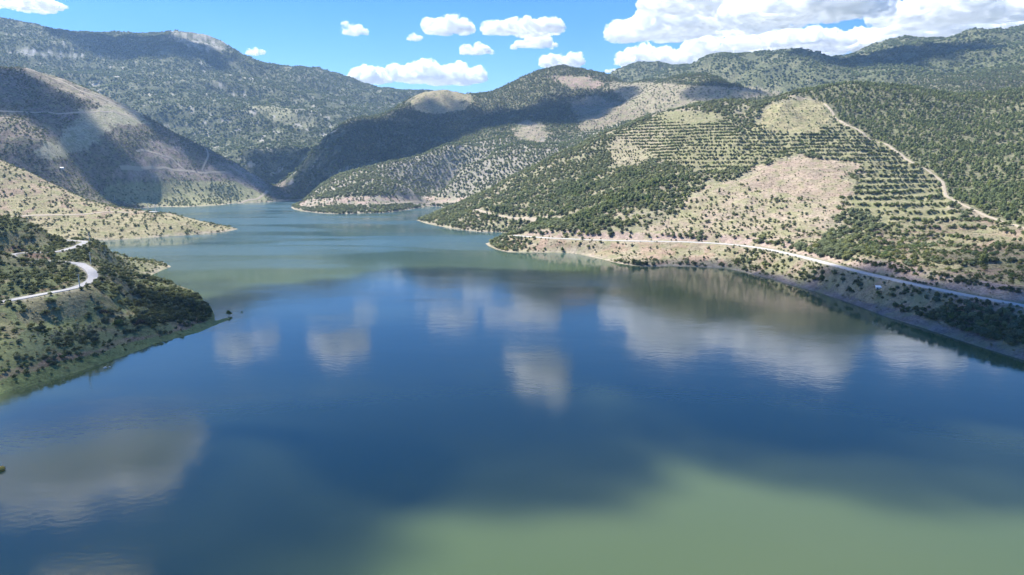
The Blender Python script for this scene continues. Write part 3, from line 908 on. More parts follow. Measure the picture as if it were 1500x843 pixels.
shade_px(1063, 130, 1700, 260, 170, 3100, 90, 39, 'small cloud casting a dark patch behind the terraced hill')
shade_px(1330, 88, 1900, 900, 380, 3150, 150, 40, 'cloud casting shade over the far green hills')

if DEBUG:
    for o in [o for o in COL.objects if o.name.startswith('cloud')]:
        p = np.array(o.location)
        for t in np.arange(0, 3500, 10):
            q = p - SUN * t
            if q[2] <= max(0, float(height(q[0], q[1]))):
                break
        print('SHADE', o['label'][:50], np.round(p), '->', np.round(q), np.round(project(*q)))

# ------------------------------------------------------------------ roads and dirt tracks
road_mat, nt, b = new_mat('pale_concrete_road')
pos = nd(nt, 'ShaderNodeNewGeometry').outputs['Position']
nt.links.new(mix_rgb(nt, noise_tex(nt, pos, 0.25, 6, 0.65), (0.40, 0.37, 0.32), (0.56, 0.52, 0.46)), b.inputs['Base Color'])
b.inputs['Roughness'].default_value = 0.9
dirt_mat, nt, b = new_mat('pale_dirt_track')
pos = nd(nt, 'ShaderNodeNewGeometry').outputs['Position']
nt.links.new(mix_rgb(nt, noise_tex(nt, pos, 0.15, 6, 0.7), (0.30, 0.245, 0.165), (0.46, 0.385, 0.285)), b.inputs['Base Color'])
b.inputs['Roughness'].default_value = 1.0


def ribbon(name, line, half, mat, lift, label, drape=False, thick=0.6):
    P = np.array(line)
    t = np.gradient(P[:, :2], axis=0)
    t /= np.linalg.norm(t, axis=1)[:, None] + 1e-9
    nrm = np.stack([-t[:, 1], t[:, 0]], 1)
    k = np.arange(len(P))
    wob = 1 + 0.12 * perlin(k * 0.21, k * 0 + 3.3, 5)
    rows = []
    for s, dz in ((-1.06, -thick), (-1, 0), (-0.33, 0.03), (0.33, 0.03), (1, 0), (1.06, -thick)):
        q = P[:, :2] + nrm * (half * s * wob)[:, None]
        zz = (height(q[:, 0], q[:, 1]) if drape else P[:, 2]) + lift + dz
        rows.append(np.column_stack([q, zz]))
    co = np.stack(rows, 1)
    me = grid_mesh(name, co.reshape(-1, 3), np.arange(co.shape[0] * 6).reshape(-1, 6))
    me.materials.append(mat)
    me.shade_flat()
    o = bpy.data.objects.new(name, me)
    COL.objects.link(o)
    return tag(o, label, 'road', kind='structure')


ribbon('road', ROADS[0], 3.7, road_mat, 0.12, 'long pale concrete road along the bank of the reservoir')
ribbon('road', ROADS[1], 2.9, road_mat, 0.12, 'pale paved road bending round the near headland')


def track_line(pts, ymin, step=7.0):
    return smooth_line([hit(px, py, ymin) for px, py in pts], step)


TRACKS = []
for pts, ymin, half, lab in (
        ([(38, 101), (65, 110), (95, 122), (128, 137), (160, 149), (185, 160), (205, 170)], 1500, 3.2, 'pale dirt track along the crest of the shaded hill'),
        ([(0, 163), (40, 165), (90, 167), (130, 165), (165, 163), (198, 171)], 1450, 2.6, 'thin level dirt track across the shaded hillside'),
        ([(176, 246), (205, 248), (240, 246), (262, 250), (300, 254), (330, 252)], 1450, 3.0, 'pinkish dirt track low across the hill by the valley arm'),
        ([(200, 222), (225, 224), (250, 232), (265, 245), (278, 254)], 1450, 2.4, 'steep pale dirt track cut down the pink hillside'),
        ([(302, 218), (305, 228), (300, 240), (296, 250)], 1500, 2.2, 'short pale gully track below the shaded crest'),
        ([(345, 300), (362, 294), (380, 290), (392, 280)], 1600, 3.0, 'pale track climbing from the water in the valley arm'),
        ([(0, 319), (40, 316.5), (80, 315.3), (140, 312.8), (190, 311.5), (212, 310.5), (232, 312)], 900, 2.6, 'pale dirt track to the twin poles on the dry headland'),
        ([(1206, 153), (1220, 166), (1232, 179), (1262, 194), (1298, 211), (1320, 226), (1342, 242), (1366, 256), (1380, 266), (1383, 278), (1390, 291), (1412, 302), (1440, 315), (1470, 326), (1500, 335), (1540, 345)], 480, 1.9, 'dirt track down the spur between the terraces and the pine forest'),
        ([(692, 309), (715, 313), (740, 318), (760, 320.5), (790, 321), (830, 320)], 900, 2.8, 'dirt track through olive trees above the wooded point'),
        ([(500, 301), (560, 300), (620, 298), (670, 296), (720, 290)], 1400, 2.6, 'pinkish track above the shore of the olive covered spur')):
    ln = track_line(pts, ymin)
    TRACKS.append(ln)
    ribbon('dirt_track', ln, half, dirt_mat, 0.35, lab, drape=True)

# ------------------------------------------------------------------ plants
LEAF = {}


def leaf_mat(name, dark, light, trans=0.42):
    m, nt, b = new_mat(name)
    oi = nd(nt, 'ShaderNodeObjectInfo')
    tone = nd(nt, 'ShaderNodeAttribute', attribute_name='tone').outputs['Fac']
    f = math_node(nt, 'ADD', math_node(nt, 'MULTIPLY', oi.outputs['Random'], 0.65), math_node(nt, 'MULTIPLY', tone, 0.5), clamp=True)
    c = mix_rgb(nt, f, dark, light)
    other = math_node(nt, 'FRACT', math_node(nt, 'MULTIPLY', oi.outputs['Random'], 7.31))
    c = mix_rgb(nt, ramp(nt, other, 0.55, 1.0, 0.0, 0.55), c, (light[0] * 1.25, light[1] * 1.12, light[2] * 0.62))
    c = mix_rgb(nt, ramp(nt, math_node(nt, 'FRACT', math_node(nt, 'MULTIPLY', oi.outputs['Random'], 23.7)), 0.6, 1.0, 0.0, 0.5), c, tuple(v * 0.55 for v in dark))
    nt.links.new(c, b.inputs['Base Color'])
    b.inputs['Roughness'].default_value = 0.85
    b.inputs['Specular IOR Level'].default_value = 0.2
    tr = nd(nt, 'ShaderNodeBsdfTranslucent')
    nt.links.new(c, tr.inputs['Color'])
    mx = nd(nt, 'ShaderNodeMixShader')
    mx.inputs[0].default_value = trans
    nt.links.new(b.outputs[0], mx.inputs[1])
    nt.links.new(tr.outputs[0], mx.inputs[2])
    nt.links.new(mx.outputs[0], nt.nodes['Material Output'].inputs['Surface'])
    return m


M_OLIVE = leaf_mat('olive_leaves', (0.138, 0.170, 0.082), (0.287, 0.326, 0.183))
M_SHRUB = leaf_mat('scrub_leaves', (0.081, 0.105, 0.039), (0.190, 0.215, 0.087))
M_PINE = leaf_mat('pine_needles', (0.132, 0.172, 0.076), (0.230, 0.280, 0.130))
M_GREEN = leaf_mat('fresh_green_leaves', (0.075, 0.125, 0.038), (0.14, 0.20, 0.065))
M_PALE = leaf_mat('pale_flowering_scrub', (0.20, 0.22, 0.14), (0.46, 0.47, 0.36))
M_BARE = leaf_mat('grey_twigs', (0.085, 0.075, 0.062), (0.14, 0.12, 0.10))
M_GRASS = leaf_mat('grass_tufts', (0.17, 0.165, 0.07), (0.33, 0.29, 0.16))
M_BARK = simple_mat('rough_bark', (0.15, 0.12, 0.09), 0.95, 0.25, 3.0)


def crown_data(seed, lobes, quads, shape, leaf):
    """A unit crown (about 1 wide, 1 high, foot at 0): leaf clumps spread over many lobes. Returns verts, quads, tones."""
    rnd = np.random.default_rng(seed)
    L = []
    for k in range(lobes):
        a, t = rnd.uniform(0, 2 * math.pi), rnd.uniform(0, 1)
        if shape == 'pine':
            zc = 0.25 + 0.62 * t
            rr = 0.30 * (1 - 0.72 * t) * math.sqrt(rnd.uniform(0.2, 1))
            r = 0.21 * (1 - 0.45 * t) * rnd.uniform(0.8, 1.2)
        elif shape == 'low':
            rr = 0.36 * math.sqrt(rnd.uniform(0, 1))
            zc = 0.28 + 0.40 * (1 - (rr / 0.36) ** 2) * rnd.uniform(0.5, 1.1)
            r = 0.20 * rnd.uniform(0.7, 1.3)
        else:
            rr = 0.31 * math.sqrt(rnd.uniform(0, 1))
            zc = 0.40 + 0.36 * rnd.uniform(-0.7, 1.0) * (1 - 0.6 * (rr / 0.31) ** 2)
            r = 0.21 * rnd.uniform(0.7, 1.25)
        L.append((rr * math.cos(a), rr * math.sin(a), zc, r, rnd.uniform(-0.25, 0.25)))
    V, F, T = [], [], []
    per = max(3, quads // lobes)
    for lx, ly, lz, lr, lt in L:
        for _ in range(per):
            d = rnd.normal(size=3)
            d /= np.linalg.norm(d) + 1e-9
            if d[2] < -0.55:
                d[2] = -d[2]
            c = np.array([lx, ly, lz]) + d * lr * rnd.uniform(0.65, 1.12) * np.array([1, 1, 0.9])
            c[2] = max(c[2], 0.02)
            nn = d + rnd.normal(size=3) * 0.45
            nn /= np.linalg.norm(nn) + 1e-9
            u = np.cross(nn, rnd.normal(size=3))
            u /= np.linalg.norm(u) + 1e-9
            v = np.cross(nn, u)
            s = leaf * rnd.uniform(0.6, 1.35)
            k = len(V)
            for su, sv in ((-1, -0.35), (0.1, -0.9), (1, 0.3), (-0.1, 0.85)):
                V.append(c + u * su * s + v * sv * s)
            F.append((k, k + 1, k + 2, k + 3))
            T.append(0.35 + lt + rnd.uniform(-0.2, 0.2))
    return V, F, T


def crown_mesh(name, mat, seed, lobes, quads, shape, leaf, trunk=False):
    V, F, T = crown_data(seed, lobes, quads, shape, leaf)
    n0 = len(F)
    if trunk:
        tv, tf = trunk_data(seed, 0.5)
        k = len(V)
        V += tv
        F += [tuple(i + k for i in f) for f in tf]
        T += [0.5] * len(tf)
    me = bpy.data.meshes.new(name)
    me.from_pydata([tuple(v) for v in V], [], F)
    me.materials.append(mat)
    me.materials.append(M_BARK)
    at = me.attributes.new('tone', 'FLOAT', 'FACE')
    at.data.foreach_set('value', np.array(T, np.float32))
    co = np.array(V) - np.array([0, 0, 0.3 if shape != 'low' else 0.15])
    co += np.random.default_rng(seed).normal(size=co.shape) * 0.10 + np.array([0, 0, 0.12])
    co /= np.linalg.norm(co, axis=1)[:, None] + 1e-9
    if trunk:
        me.polygons.foreach_set('material_index', np.array([0] * n0 + [1] * (len(F) - n0), np.int32))
    me.update()
    me.shade_smooth()
    me.normals_split_custom_set_from_vertices([tuple(v) for v in co])
    return me


def trunk_data(seed, top):
    """Tapered trunk with limbs, unit tree."""
    rnd = random.Random(seed)
    V, F = [], []

    def limb(p0, p1, r0, r1):
        p0, p1 = Vector(p0), Vector(p1)
        ax = (p1 - p0).normalized()
        u = ax.orthogonal().normalized()
        w = ax.cross(u)
        k = len(V)
        for p, r in ((p0, r0), (p1, r1)):
            for i in range(6):
                a = i * math.pi / 3
                V.append(tuple(p + u * math.cos(a) * r + w * math.sin(a) * r))
        for i in range(6):
            F.append((k + i, k + (i + 1) % 6, k + 6 + (i + 1) % 6, k + 6 + i))
    f = (rnd.uniform(-0.03, 0.03), rnd.uniform(-0.03, 0.03), top * 0.55)
    limb((0, 0, -0.12), f, 0.045, 0.032)
    for i in range(4):
        a = i * 1.6 + rnd.uniform(-0.4, 0.4)
        limb(f, (0.2 * math.cos(a), 0.2 * math.sin(a), top * rnd.uniform(0.9, 1.25)), 0.022, 0.008)
    limb(f, (0, 0, top * 1.4), 0.026, 0.008)
    return V, F


# meshes: fine crowns for the plants standing alone, lighter ones for the masses
FINE = {
    'olive': [crown_mesh('olive_crown', M_OLIVE, 100 + i, 13, 620, 'round', 0.055) for i in range(6)],
    'shrub': [crown_mesh('shrub', M_SHRUB, 200 + i, 12, 520, 'low', 0.058) for i in range(6)],
    'pine': [crown_mesh('pine_crown', M_PINE, 300 + i, 14, 620, 'pine', 0.055) for i in range(6)],
    'green': [crown_mesh('green_shrub', M_GREEN, 400 + i, 12, 520, 'low', 0.055) for i in range(3)],
    'pale': [crown_mesh('pale_shrub', M_PALE, 500 + i, 9, 380, 'low', 0.05) for i in range(4)],
    'bare': [crown_mesh('bare_shrub', M_BARE, 600 + i, 10, 300, 'low', 0.05) for i in range(3)],
}
TRUNKS = []
for i in range(4):
    tv, tf = trunk_data(700 + i, 0.5)
    me = bpy.data.meshes.new('trunk')
    me.from_pydata(tv, [], tf)
    me.materials.append(M_BARK)
    me.shade_smooth()
    TRUNKS.append(me)
MASS = {
    'olive': [crown_mesh('olive_mass', M_OLIVE, 120 + i, 11, 210, 'round', 0.085, True) for i in range(5)],
    'shrub': [crown_mesh('shrub_mass', M_SHRUB, 220 + i, 10, 190, 'low', 0.085) for i in range(5)],
    'pine': [crown_mesh('pine_mass', M_PINE, 320 + i, 11, 210, 'pine', 0.085, True) for i in range(5)],
    'far': [crown_mesh('far_mass', M_PINE, 330 + i, 9, 130, 'round', 0.11) for i in range(4)],
    'grass': [crown_mesh('grass_mass', M_GRASS, 340 + i, 6, 60, 'low', 0.10) for i in range(3)],
    'green': [crown_mesh('green_mass', M_GREEN, 350 + i, 10, 190, 'low', 0.085) for i in range(3)],
    'pale': [crown_mesh('pale_mass', M_PALE, 360 + i, 8, 140, 'low', 0.08) for i in range(3)],
}


def candidates(spacing, rmin, rmax, amax, seed):
    g = np.random.default_rng(seed)
    xs = np.arange(-rmax, rmax, spacing)
    ys = np.arange(0, rmax, spacing)
    x, y = np.meshgrid(xs, ys)
    x = (x + g.uniform(-0.48, 0.48, x.shape) * spacing).ravel()
    y = (y + g.uniform(-0.48, 0.48, y.shape) * spacing).ravel()
    r, a = np.hypot(x, y), np.abs(np.arctan2(x, y))
    k = (r > rmin) & (r < rmax) & (a < math.radians(amax))
    return x[k], y[k]


PLANTS = {k: [] for k in ('olive', 'shrub', 'pine', 'far', 'grass', 'green', 'pale')}
ROAD_GAP = 5.0


def sow(x, y, seed, far=False, rows=False):
    g = np.random.default_rng(seed)
    z = height(x, y)
    d = lake_dist(x, y)
    k = d > 2.0
    for ln in ROADS:
        k &= polyline_dist(x, y, ln)[0] > ROAD_GAP
    for ln in TRACKS:
        k &= polyline_dist(x, y, ln)[0] > 4.0
    x, y, z, d = x[k], y[k], z[k], d[k]
    jx, jy = x + 15 * fbm(x / 50, y / 50, 4, 71), y + 15 * fbm(x / 50, y / 50, 4, 72)
    m, px, py = zone_masks(jx, jy, z)
    n = len(x)
    prob, lo, hi = np.zeros(n), np.full(n, 3.0), np.full(n, 5.0)
    kind = np.full(n, 'shrub', dtype='<U6')
    cl = fbm(x / 60, y / 60, 3, 181)
    fine = fbm(x / 16, y / 16, 2, 182)
    q = z / TERRACE_STEP + 0.35 * perlin(x / 120, y / 120, 51)
    row = np.abs((q - np.floor(q)) - 0.68) < 0.17

    def rule(mask, p, a, b, kd):
        prob[mask] = (p if np.ndim(p) == 0 else p[mask])
        lo[mask], hi[mask] = a, b
        if isinstance(kd, str):
            kind[mask] = kd
        else:                                  # mixture
            u = g.random(n)
            acc = 0.0
            for nm, w in kd:
                mm = mask & (u >= acc) & (u < acc + w)
                kind[mm] = nm
                acc += w
    rule(m['R4'] | m['R9'], np.clip(0.62 + 0.9 * cl, 0.08, 1), 6, 14, 'far')
    rule(m['r4rock'] | m['r4cut'], 0.08, 6, 10, 'far')
    rule(m['r4tan'], 0.3, 6, 10, 'far')
    rule(m['R5'], np.clip(0.75 + 0.5 * cl, 0.2, 1), 5, 9, (('shrub', 0.5), ('pine', 0.5)))
    rule(m['r5terr'], np.where(row, 0.6, 0.05), 4, 6, 'shrub')
    rule(m['saddle'], np.where(row, 0.5, 0.10), 4, 7, 'shrub')
    rule(m['r5knoll'], 0.10, 3, 5, 'shrub')
    rule(m['r5pink'], 0.08, 3, 5, 'shrub')
    rule(m['R6'], np.clip(0.8 + 0.35 * cl, 0.3, 1), 5.5, 8.5, 'olive')
    rule(m['R6'] & (py < 230) & (cl > 0.05), 0.9, 6, 9, 'pine')
    rule(m['r6pink'], np.clip(0.25 + 0.8 * fine, 0, 0.8), 3, 5.5, 'olive')
    rule(m['knob'], 0.15, 3, 5, 'shrub')
    rule(m['R7'], np.clip(0.78 + 0.7 * cl, 0.2, 0.97), 4.5, 7.8, (('olive', 0.75), ('shrub', 0.25)))
    rule(m['dense'], np.clip(0.85 + 0.7 * cl, 0.25, 1), 5, 8, (('olive', 0.7), ('shrub', 0.22), ('green', 0.08)))
    rule(m['dense'] & (cl > 0.25), 0.95, 6, 10, (('pine', 0.8), ('green', 0.2)))
    rule(m['ridgeline'], np.clip(0.35 + 0.8 * fine, 0, 0.8), 2.5, 4.5, 'olive')
    rule(m['terr'], np.where(row, 0.97, np.clip(0.04 + 0.15 * cl, 0, 1)), 3.0, 5.0, (('shrub', 0.5), ('olive', 0.25), ('green', 0.25)))
    rule(m['yellow'], np.where(row, 0.65, 0.06), 1.8, 3.4, 'shrub')
    rule(m['field'], np.clip(0.12 + 0.5 * fine, 0.02, 0.6), 3, 5, 'olive')
    low = sstep(py, 262, 330)
    rule(m['clear'], np.clip((0.10 + 0.35 * low) + 0.7 * fine * low + 0.2 * cl, 0.04, 0.8), 1.8, 5.2, (('olive', 0.6), ('shrub', 0.4)))
    rule(m['pinkcore'], np.clip(0.20 + 0.3 * fine, 0.04, 0.5), 1.2, 2.6, 'shrub')
    rule(m['R8'], np.clip(0.55 + 0.4 * fine, 0.15, 0.9), 5, 7.6, 'pine')
    rule(m['lowright'], np.where(row, 0.8, np.clip(0.22 + 0.6 * cl, 0.05, 0.7)), 2.6, 5.0, (('shrub', 0.55), ('olive', 0.25), ('green', 0.2)))
    rule(m['bank'], np.clip(0.55 + 0.9 * fine + 0.4 * cl, 0.1, 0.95), 2.6, 5.4, (('shrub', 0.55), ('olive', 0.35), ('green', 0.1)))
    rule(m['thicket'], 0.98, 4.5, 7.0, (('olive', 0.55), ('shrub', 0.25), ('green', 0.2)))
    rule(m['toebank'], np.clip(0.20 + 0.9 * fine, 0.03, 0.8), 1.8, 4.2, (('olive', 0.55), ('shrub', 0.45)))
    rule(m['toebank'] & (px < 768), 0.95, 4, 6, 'olive')
    rule(m['R2'], np.clip(0.30 + 0.7 * fine + 0.4 * cl, 0.04, 0.8), 2.4, 5.0, (('shrub', 0.7), ('olive', 0.3)))
    rule(m['R3'], np.clip(0.7 + 0.7 * cl, 0.15, 0.97), 3.5, 6.5, 'shrub')
    rule(m['r3low'], np.clip(0.42 + 0.9 * cl, 0.1, 0.95), 4, 7, (('olive', 0.6), ('shrub', 0.4)))
    rule(m['r3sunlit'] | m['r3ridge'], 0.12, 2, 4, 'shrub')
    rule(m['r3pink'], np.clip(0.2 + 0.6 * fine, 0.03, 0.6), 2.5, 5, 'shrub')
    rule(m['R1'], np.clip(0.58 + 0.9 * fine + 0.6 * cl, 0.1, 0.95), 2.2, 5.4, (('shrub', 0.72), ('olive', 0.28)))
    rule(m['r1up'], np.clip(0.62 + 0.9 * fine, 0.1, 0.95), 2.2, 5.0, (('shrub', 0.8), ('olive', 0.2)))
    rule(m['cove'], np.clip(0.55 + 0.8 * fine, 0.1, 0.95), 2, 4, (('olive', 0.5), ('shrub', 0.5)))
    rule(m['tip'], 0.92, 3.2, 5.6, (('shrub', 0.85), ('olive', 0.15)))
    rule(m['flowers'], 0.75, 1.5, 3.0, (('pale', 0.62), ('green', 0.28), ('olive', 0.1)))
    rule(m['R1'] & (py > 500), np.clip(0.5 + 0.9 * fine, 0.1, 0.9), 1.8, 3.8, (('green', 0.35), ('shrub', 0.55), ('olive', 0.10)))
    rule((d < 8) & (y < 620) & (x > 0), 0.03, 1, 2, 'shrub')
    rule((d < 7) & (y < 620) & (x < 0) & ~m['tip'], 0.15, 0.8, 1.8, 'green')
    # nothing on the fresh cuts just above the roads
    for ln, hi_ in zip(ROADS, (15.0, 9.0)):
        rd, rz = polyline_dist(x, y, ln)
        prob = np.where((rd < hi_) & (z > rz + 0.2), prob * 0.12, prob)
    if rows:
        prob = np.where(row & (m['terr'] | m['lowright']), prob, 0.0) * ~(m['yellow'] | m['clear'] | m['field'])
    # the open verge below the shore road
    rd, rz = polyline_dist(x, y, ROADS[0])
    verge = (rd < 12) & (z <= rz + 0.2)
    prob = np.where(verge, prob * (rd > 7) * 0.7, prob)
    hi = np.where(verge, np.minimum(hi, 2.6), hi)
    lo = np.minimum(lo, hi)
    # rough grass between the bushes of the near slopes
    u = g.random(n)
    tuft = (u >= prob) & (u < prob + 0.42) & (m['R1'] | m['bank'] | m['lowright'] | m['toebank'] | m['R2'] | m['clear'] | m['yellow'] | m['ridgeline']) & (not far) & (not rows) & (d > 3)
    kind = np.where(tuft, 'grass', kind)
    lo, hi = np.where(tuft, 0.9, lo), np.where(tuft, 2.1, hi)
    take = (u < prob) | tuft
    if far:
        take &= kind == 'far'
    else:
        take &= kind != 'far'
    s = lo + (hi - lo) * g.random(n) ** 1.3
    hfac = np.where(kind == 'pine', g.uniform(0.9, 1.2, n), np.where(kind == 'olive', g.uniform(0.8, 1.05, n), np.where(kind == 'far', g.uniform(0.7, 1.0, n), g.uniform(0.6, 0.95, n))))
    for nm in PLANTS:
        k = take & (kind == nm)
        if k.any():
            PLANTS[nm].append(np.column_stack([x[k], y[k], z[k] - 0.06 * s[k], s[k], s[k] * hfac[k], g.uniform(0, 2 * math.pi, k.sum())]))


sow(*candidates(3.4, 270, 735, 42, 1), 11)
sow(*candidates(5.0, 735, 1720, 42, 2), 12)
sow(*candidates(7.0, 1720, 3050, 42, 3), 13)
sow(*candidates(11.0, 1720, 5300, 42, 4), 14, far=True)
sow(*candidates(3.0, 430, 1500, 42, 5), 15, rows=True)
PLANTS = {k: (np.vstack(v) if v else np.zeros((0, 6))) for k, v in PLANTS.items()}
print({k: len(v) for k, v in PLANTS.items()})


def scatter(name, pts, meshes, label, cat):
    """One mass of plants: points that carry size, turn and kind, drawn by geometry nodes."""
    me = bpy.data.meshes.new(name)
    me.vertices.add(len(pts))
    me.vertices.foreach_set('co', pts[:, :3].astype(np.float32).ravel())
    g = np.random.default_rng(len(pts))
    for nm, typ, key, data in (('size', 'FLOAT_VECTOR', 'vector', np.column_stack([pts[:, 3], pts[:, 3] * g.uniform(0.85, 1.15, len(pts)), pts[:, 4]])),
                               ('turn', 'FLOAT_VECTOR', 'vector', np.column_stack([g.normal(0, 0.06, len(pts)), g.normal(0, 0.06, len(pts)), pts[:, 5]])),
                               ('sort', 'INT', 'value', g.integers(0, len(meshes), len(pts)))):
        at = me.attributes.new(nm, typ, 'POINT')
        at.data.foreach_set(key, data.astype(np.int32 if typ == 'INT' else np.float32).ravel())
    o = bpy.data.objects.new(name, me)
    COL.objects.link(o)
    ng = bpy.data.node_groups.new(name + '_nodes', 'GeometryNodeTree')
    ng.interface.new_socket('Geometry', in_out='INPUT', socket_type='NodeSocketGeometry')
    ng.interface.new_socket('Geometry', in_out='OUTPUT', socket_type='NodeSocketGeometry')
    gi, go = ng.nodes.new('NodeGroupInput'), ng.nodes.new('NodeGroupOutput')
    ip = ng.nodes.new('GeometryNodeInstanceOnPoints')
    ip.inputs['Pick Instance'].default_value = True
    jn = ng.nodes.new('GeometryNodeJoinGeometry')
    for m in reversed(meshes):
        src = bpy.data.objects.new(m.name + '_source', m)      # never linked to the scene
        oi = ng.nodes.new('GeometryNodeObjectInfo')
        oi.inputs['Object'].default_value = src
        gt = ng.nodes.new('GeometryNodeGeometryToInstance')
        ng.links.new(oi.outputs['Geometry'], gt.inputs[0])
        ng.links.new(gt.outputs[0], jn.inputs[0])
    ng.links.new(gi.outputs[0], ip.inputs['Points'])
    ng.links.new(jn.outputs[0], ip.inputs['Instance'])
    for nm, typ, sock in (('size', 'FLOAT_VECTOR', 'Scale'), ('turn', 'FLOAT_VECTOR', 'Rotation'), ('sort', 'INT', 'Instance Index')):
        na_ = ng.nodes.new('GeometryNodeInputNamedAttribute')
        na_.data_type = typ
        na_.inputs['Name'].default_value = nm
        ng.links.new(na_.outputs['Attribute'], ip.inputs[sock])
    ng.links.new(ip.outputs[0], go.inputs[0])
    md = o.modifiers.new('plants', 'NODES')
    md.node_group = ng
    return tag(o, label, cat, kind='stuff')



# ------------------------------------------------------------------ plants standing alone: the ones that show largest, each a thing
ORD = ['', 'first', 'second', 'third', 'fourth', 'fifth', 'sixth', 'seventh', 'eighth', 'ninth', 'tenth', 'eleventh', 'twelfth', 'thirteenth', 'fourteenth', 'fifteenth', 'sixteenth', 'seventeenth', 'eighteenth', 'nineteenth',
       'twentieth'] + ['twenty-' + w for w in ('first', 'second', 'third', 'fourth', 'fifth', 'sixth', 'seventh', 'eighth', 'ninth')] + ['thirtieth'] + ['thirty-' + w for w in ('first', 'second', 'third', 'fourth', 'fifth', 'sixth', 'seventh', 'eighth', 'ninth')] + ['fortieth']
PLACES = [('flowers', 'pale scrub on near slope'), ('tip', 'wooded tip of near headland'), ('cove', 'cove behind near headland'), ('r1up', 'shaded slope above bending road'), ('R1', 'bank between bending road and lake'), ('R2', 'dry headland with twin poles'),
          ('thicket', 'thicket above grey beach'), ('bank', 'bank below long shore road'), ('lowright', 'terraces just above shore road'), ('toebank', 'tan bank under far road end'), ('clear', 'pinkish clearing on big hill'),
          ('terr', 'green terraces of big hill'), ('R8', 'pine forest beyond spur track'), ('dense', 'dense grove on big hill'), ('R7', 'open slope of big hill'), ('R6', 'olive covered spur across water'), ('R3', 'hill with dirt tracks')]
WHAT = {'olive': 'grey-green olive tree', 'shrub': 'dark low shrub', 'green': 'fresh green bush', 'pale': 'pale flowering shrub', 'pine': 'dark green pine'}
GROUPS = {'olive': 'olive trees on the slopes', 'shrub': 'shrubs on the slopes', 'pine': 'pines on the hillsides'}


def pick(kinds, count):
    """Split the sown plants of some kinds into the ones that show largest (taken out) and the rest."""
    rows = np.vstack([np.column_stack([PLANTS[k], np.full(len(PLANTS[k]), i)]) for i, k in enumerate(kinds)])
    x, y, z, s, h = rows[:, :5].T
    px, py = project(x, y, z + 0.5 * h)
    ok = (px > 3) & (px < 1497) & (py > 0) & (py < 840) & seen(x, y, z, 0.75 * h)
    size = np.where(ok, np.sqrt(s * h) / np.hypot(x, y), 0)
    best = np.argsort(-size)[:count]
    keep = np.ones(len(rows), bool)
    keep[best] = False
    for i, k in enumerate(kinds):
        PLANTS[k] = rows[keep & (rows[:, 6] == i)][:, :6]
    return [(kinds[int(r[6])], *r[:6]) for r in rows[best]]


def place_of(items):
    a = np.array([[i[1], i[2], i[3]] for i in items])
    m, px, py = zone_masks(a[:, 0], a[:, 1], a[:, 2])
    out = []
    for k in range(len(items)):
        out.append(next((txt for key, txt in PLACES if m[key][k]), 'open slope of big hill'))
    return out, px, py


def labels_for(items):
    """Each plant's label: its kind, its row up from the water and its place in that row, and the ground it stands on."""
    place, px, py = place_of(items)
    lab = [None] * len(items)
    groups = {}
    for k, it in enumerate(items):
        groups.setdefault((it[0], place[k]), []).append(k)
    for (kd, pl), ks in groups.items():
        ks.sort(key=lambda k: -py[k])
        if len(ks) == 1:
            lab[ks[0]] = f'{WHAT[kd]} standing alone among others, {pl}'
            continue
        n_rows = max(1, math.ceil(len(ks) / 12))
        per = math.ceil(len(ks) / n_rows)
        for r in range(n_rows):
            row = sorted(ks[r * per:(r + 1) * per], key=lambda k: px[k])
            for c, k in enumerate(row):
                where = f'{ORD[c + 1]} from left' + (f' in {ORD[r + 1]} row up' if n_rows > 1 else '')
                lab[k] = f'{WHAT[kd]}, {where}, {pl}'
    return lab


def plant_tree(kind, x, y, z, s, h, turn, label, group, i, name=None):
    root = bpy.data.objects.new(name or {'olive': 'olive_tree', 'pine': 'pine_tree'}.get(kind, 'tree'), None)
    COL.objects.link(root)
    root.empty_display_size = 0.5
    root.location, root.rotation_euler = (x, y, z), (0, 0, turn)
    root.scale = (s, s, h)
    c = bpy.data.objects.new('crown', FINE[kind][i % len(FINE[kind])])
    t = bpy.data.objects.new('trunk', TRUNKS[i % len(TRUNKS)])
    for o in (c, t):
        COL.objects.link(o)
        o.parent = root
    return tag(root, label, 'tree', group)


def plant_shrub(kind, x, y, z, s, h, turn, label, group, i, name='shrub'):
    o = bpy.data.objects.new(name, FINE[kind][i % len(FINE[kind])])
    COL.objects.link(o)
    o.location, o.rotation_euler, o.scale = (x, y, z), (0, 0, turn), (s, s * (0.85 + 0.3 * ((i * 7) % 10) / 10), h)
    return tag(o, label, 'shrub', group)


for kinds, count in ((('olive',), 300), (('pine',), 300), (('shrub', 'green', 'pale'), 300)):
    items = pick(kinds, count)
    for i, (it, lab) in enumerate(zip(items, labels_for(items))):
        kd, x, y, z, s, h, t = it
        if kd in ('olive', 'pine'):
            plant_tree(kd, x, y, z, s, h, t, lab, GROUPS[kd], i)
        else:
            plant_shrub(kd, x, y, z, s, h, t, lab, GROUPS['shrub'], i)

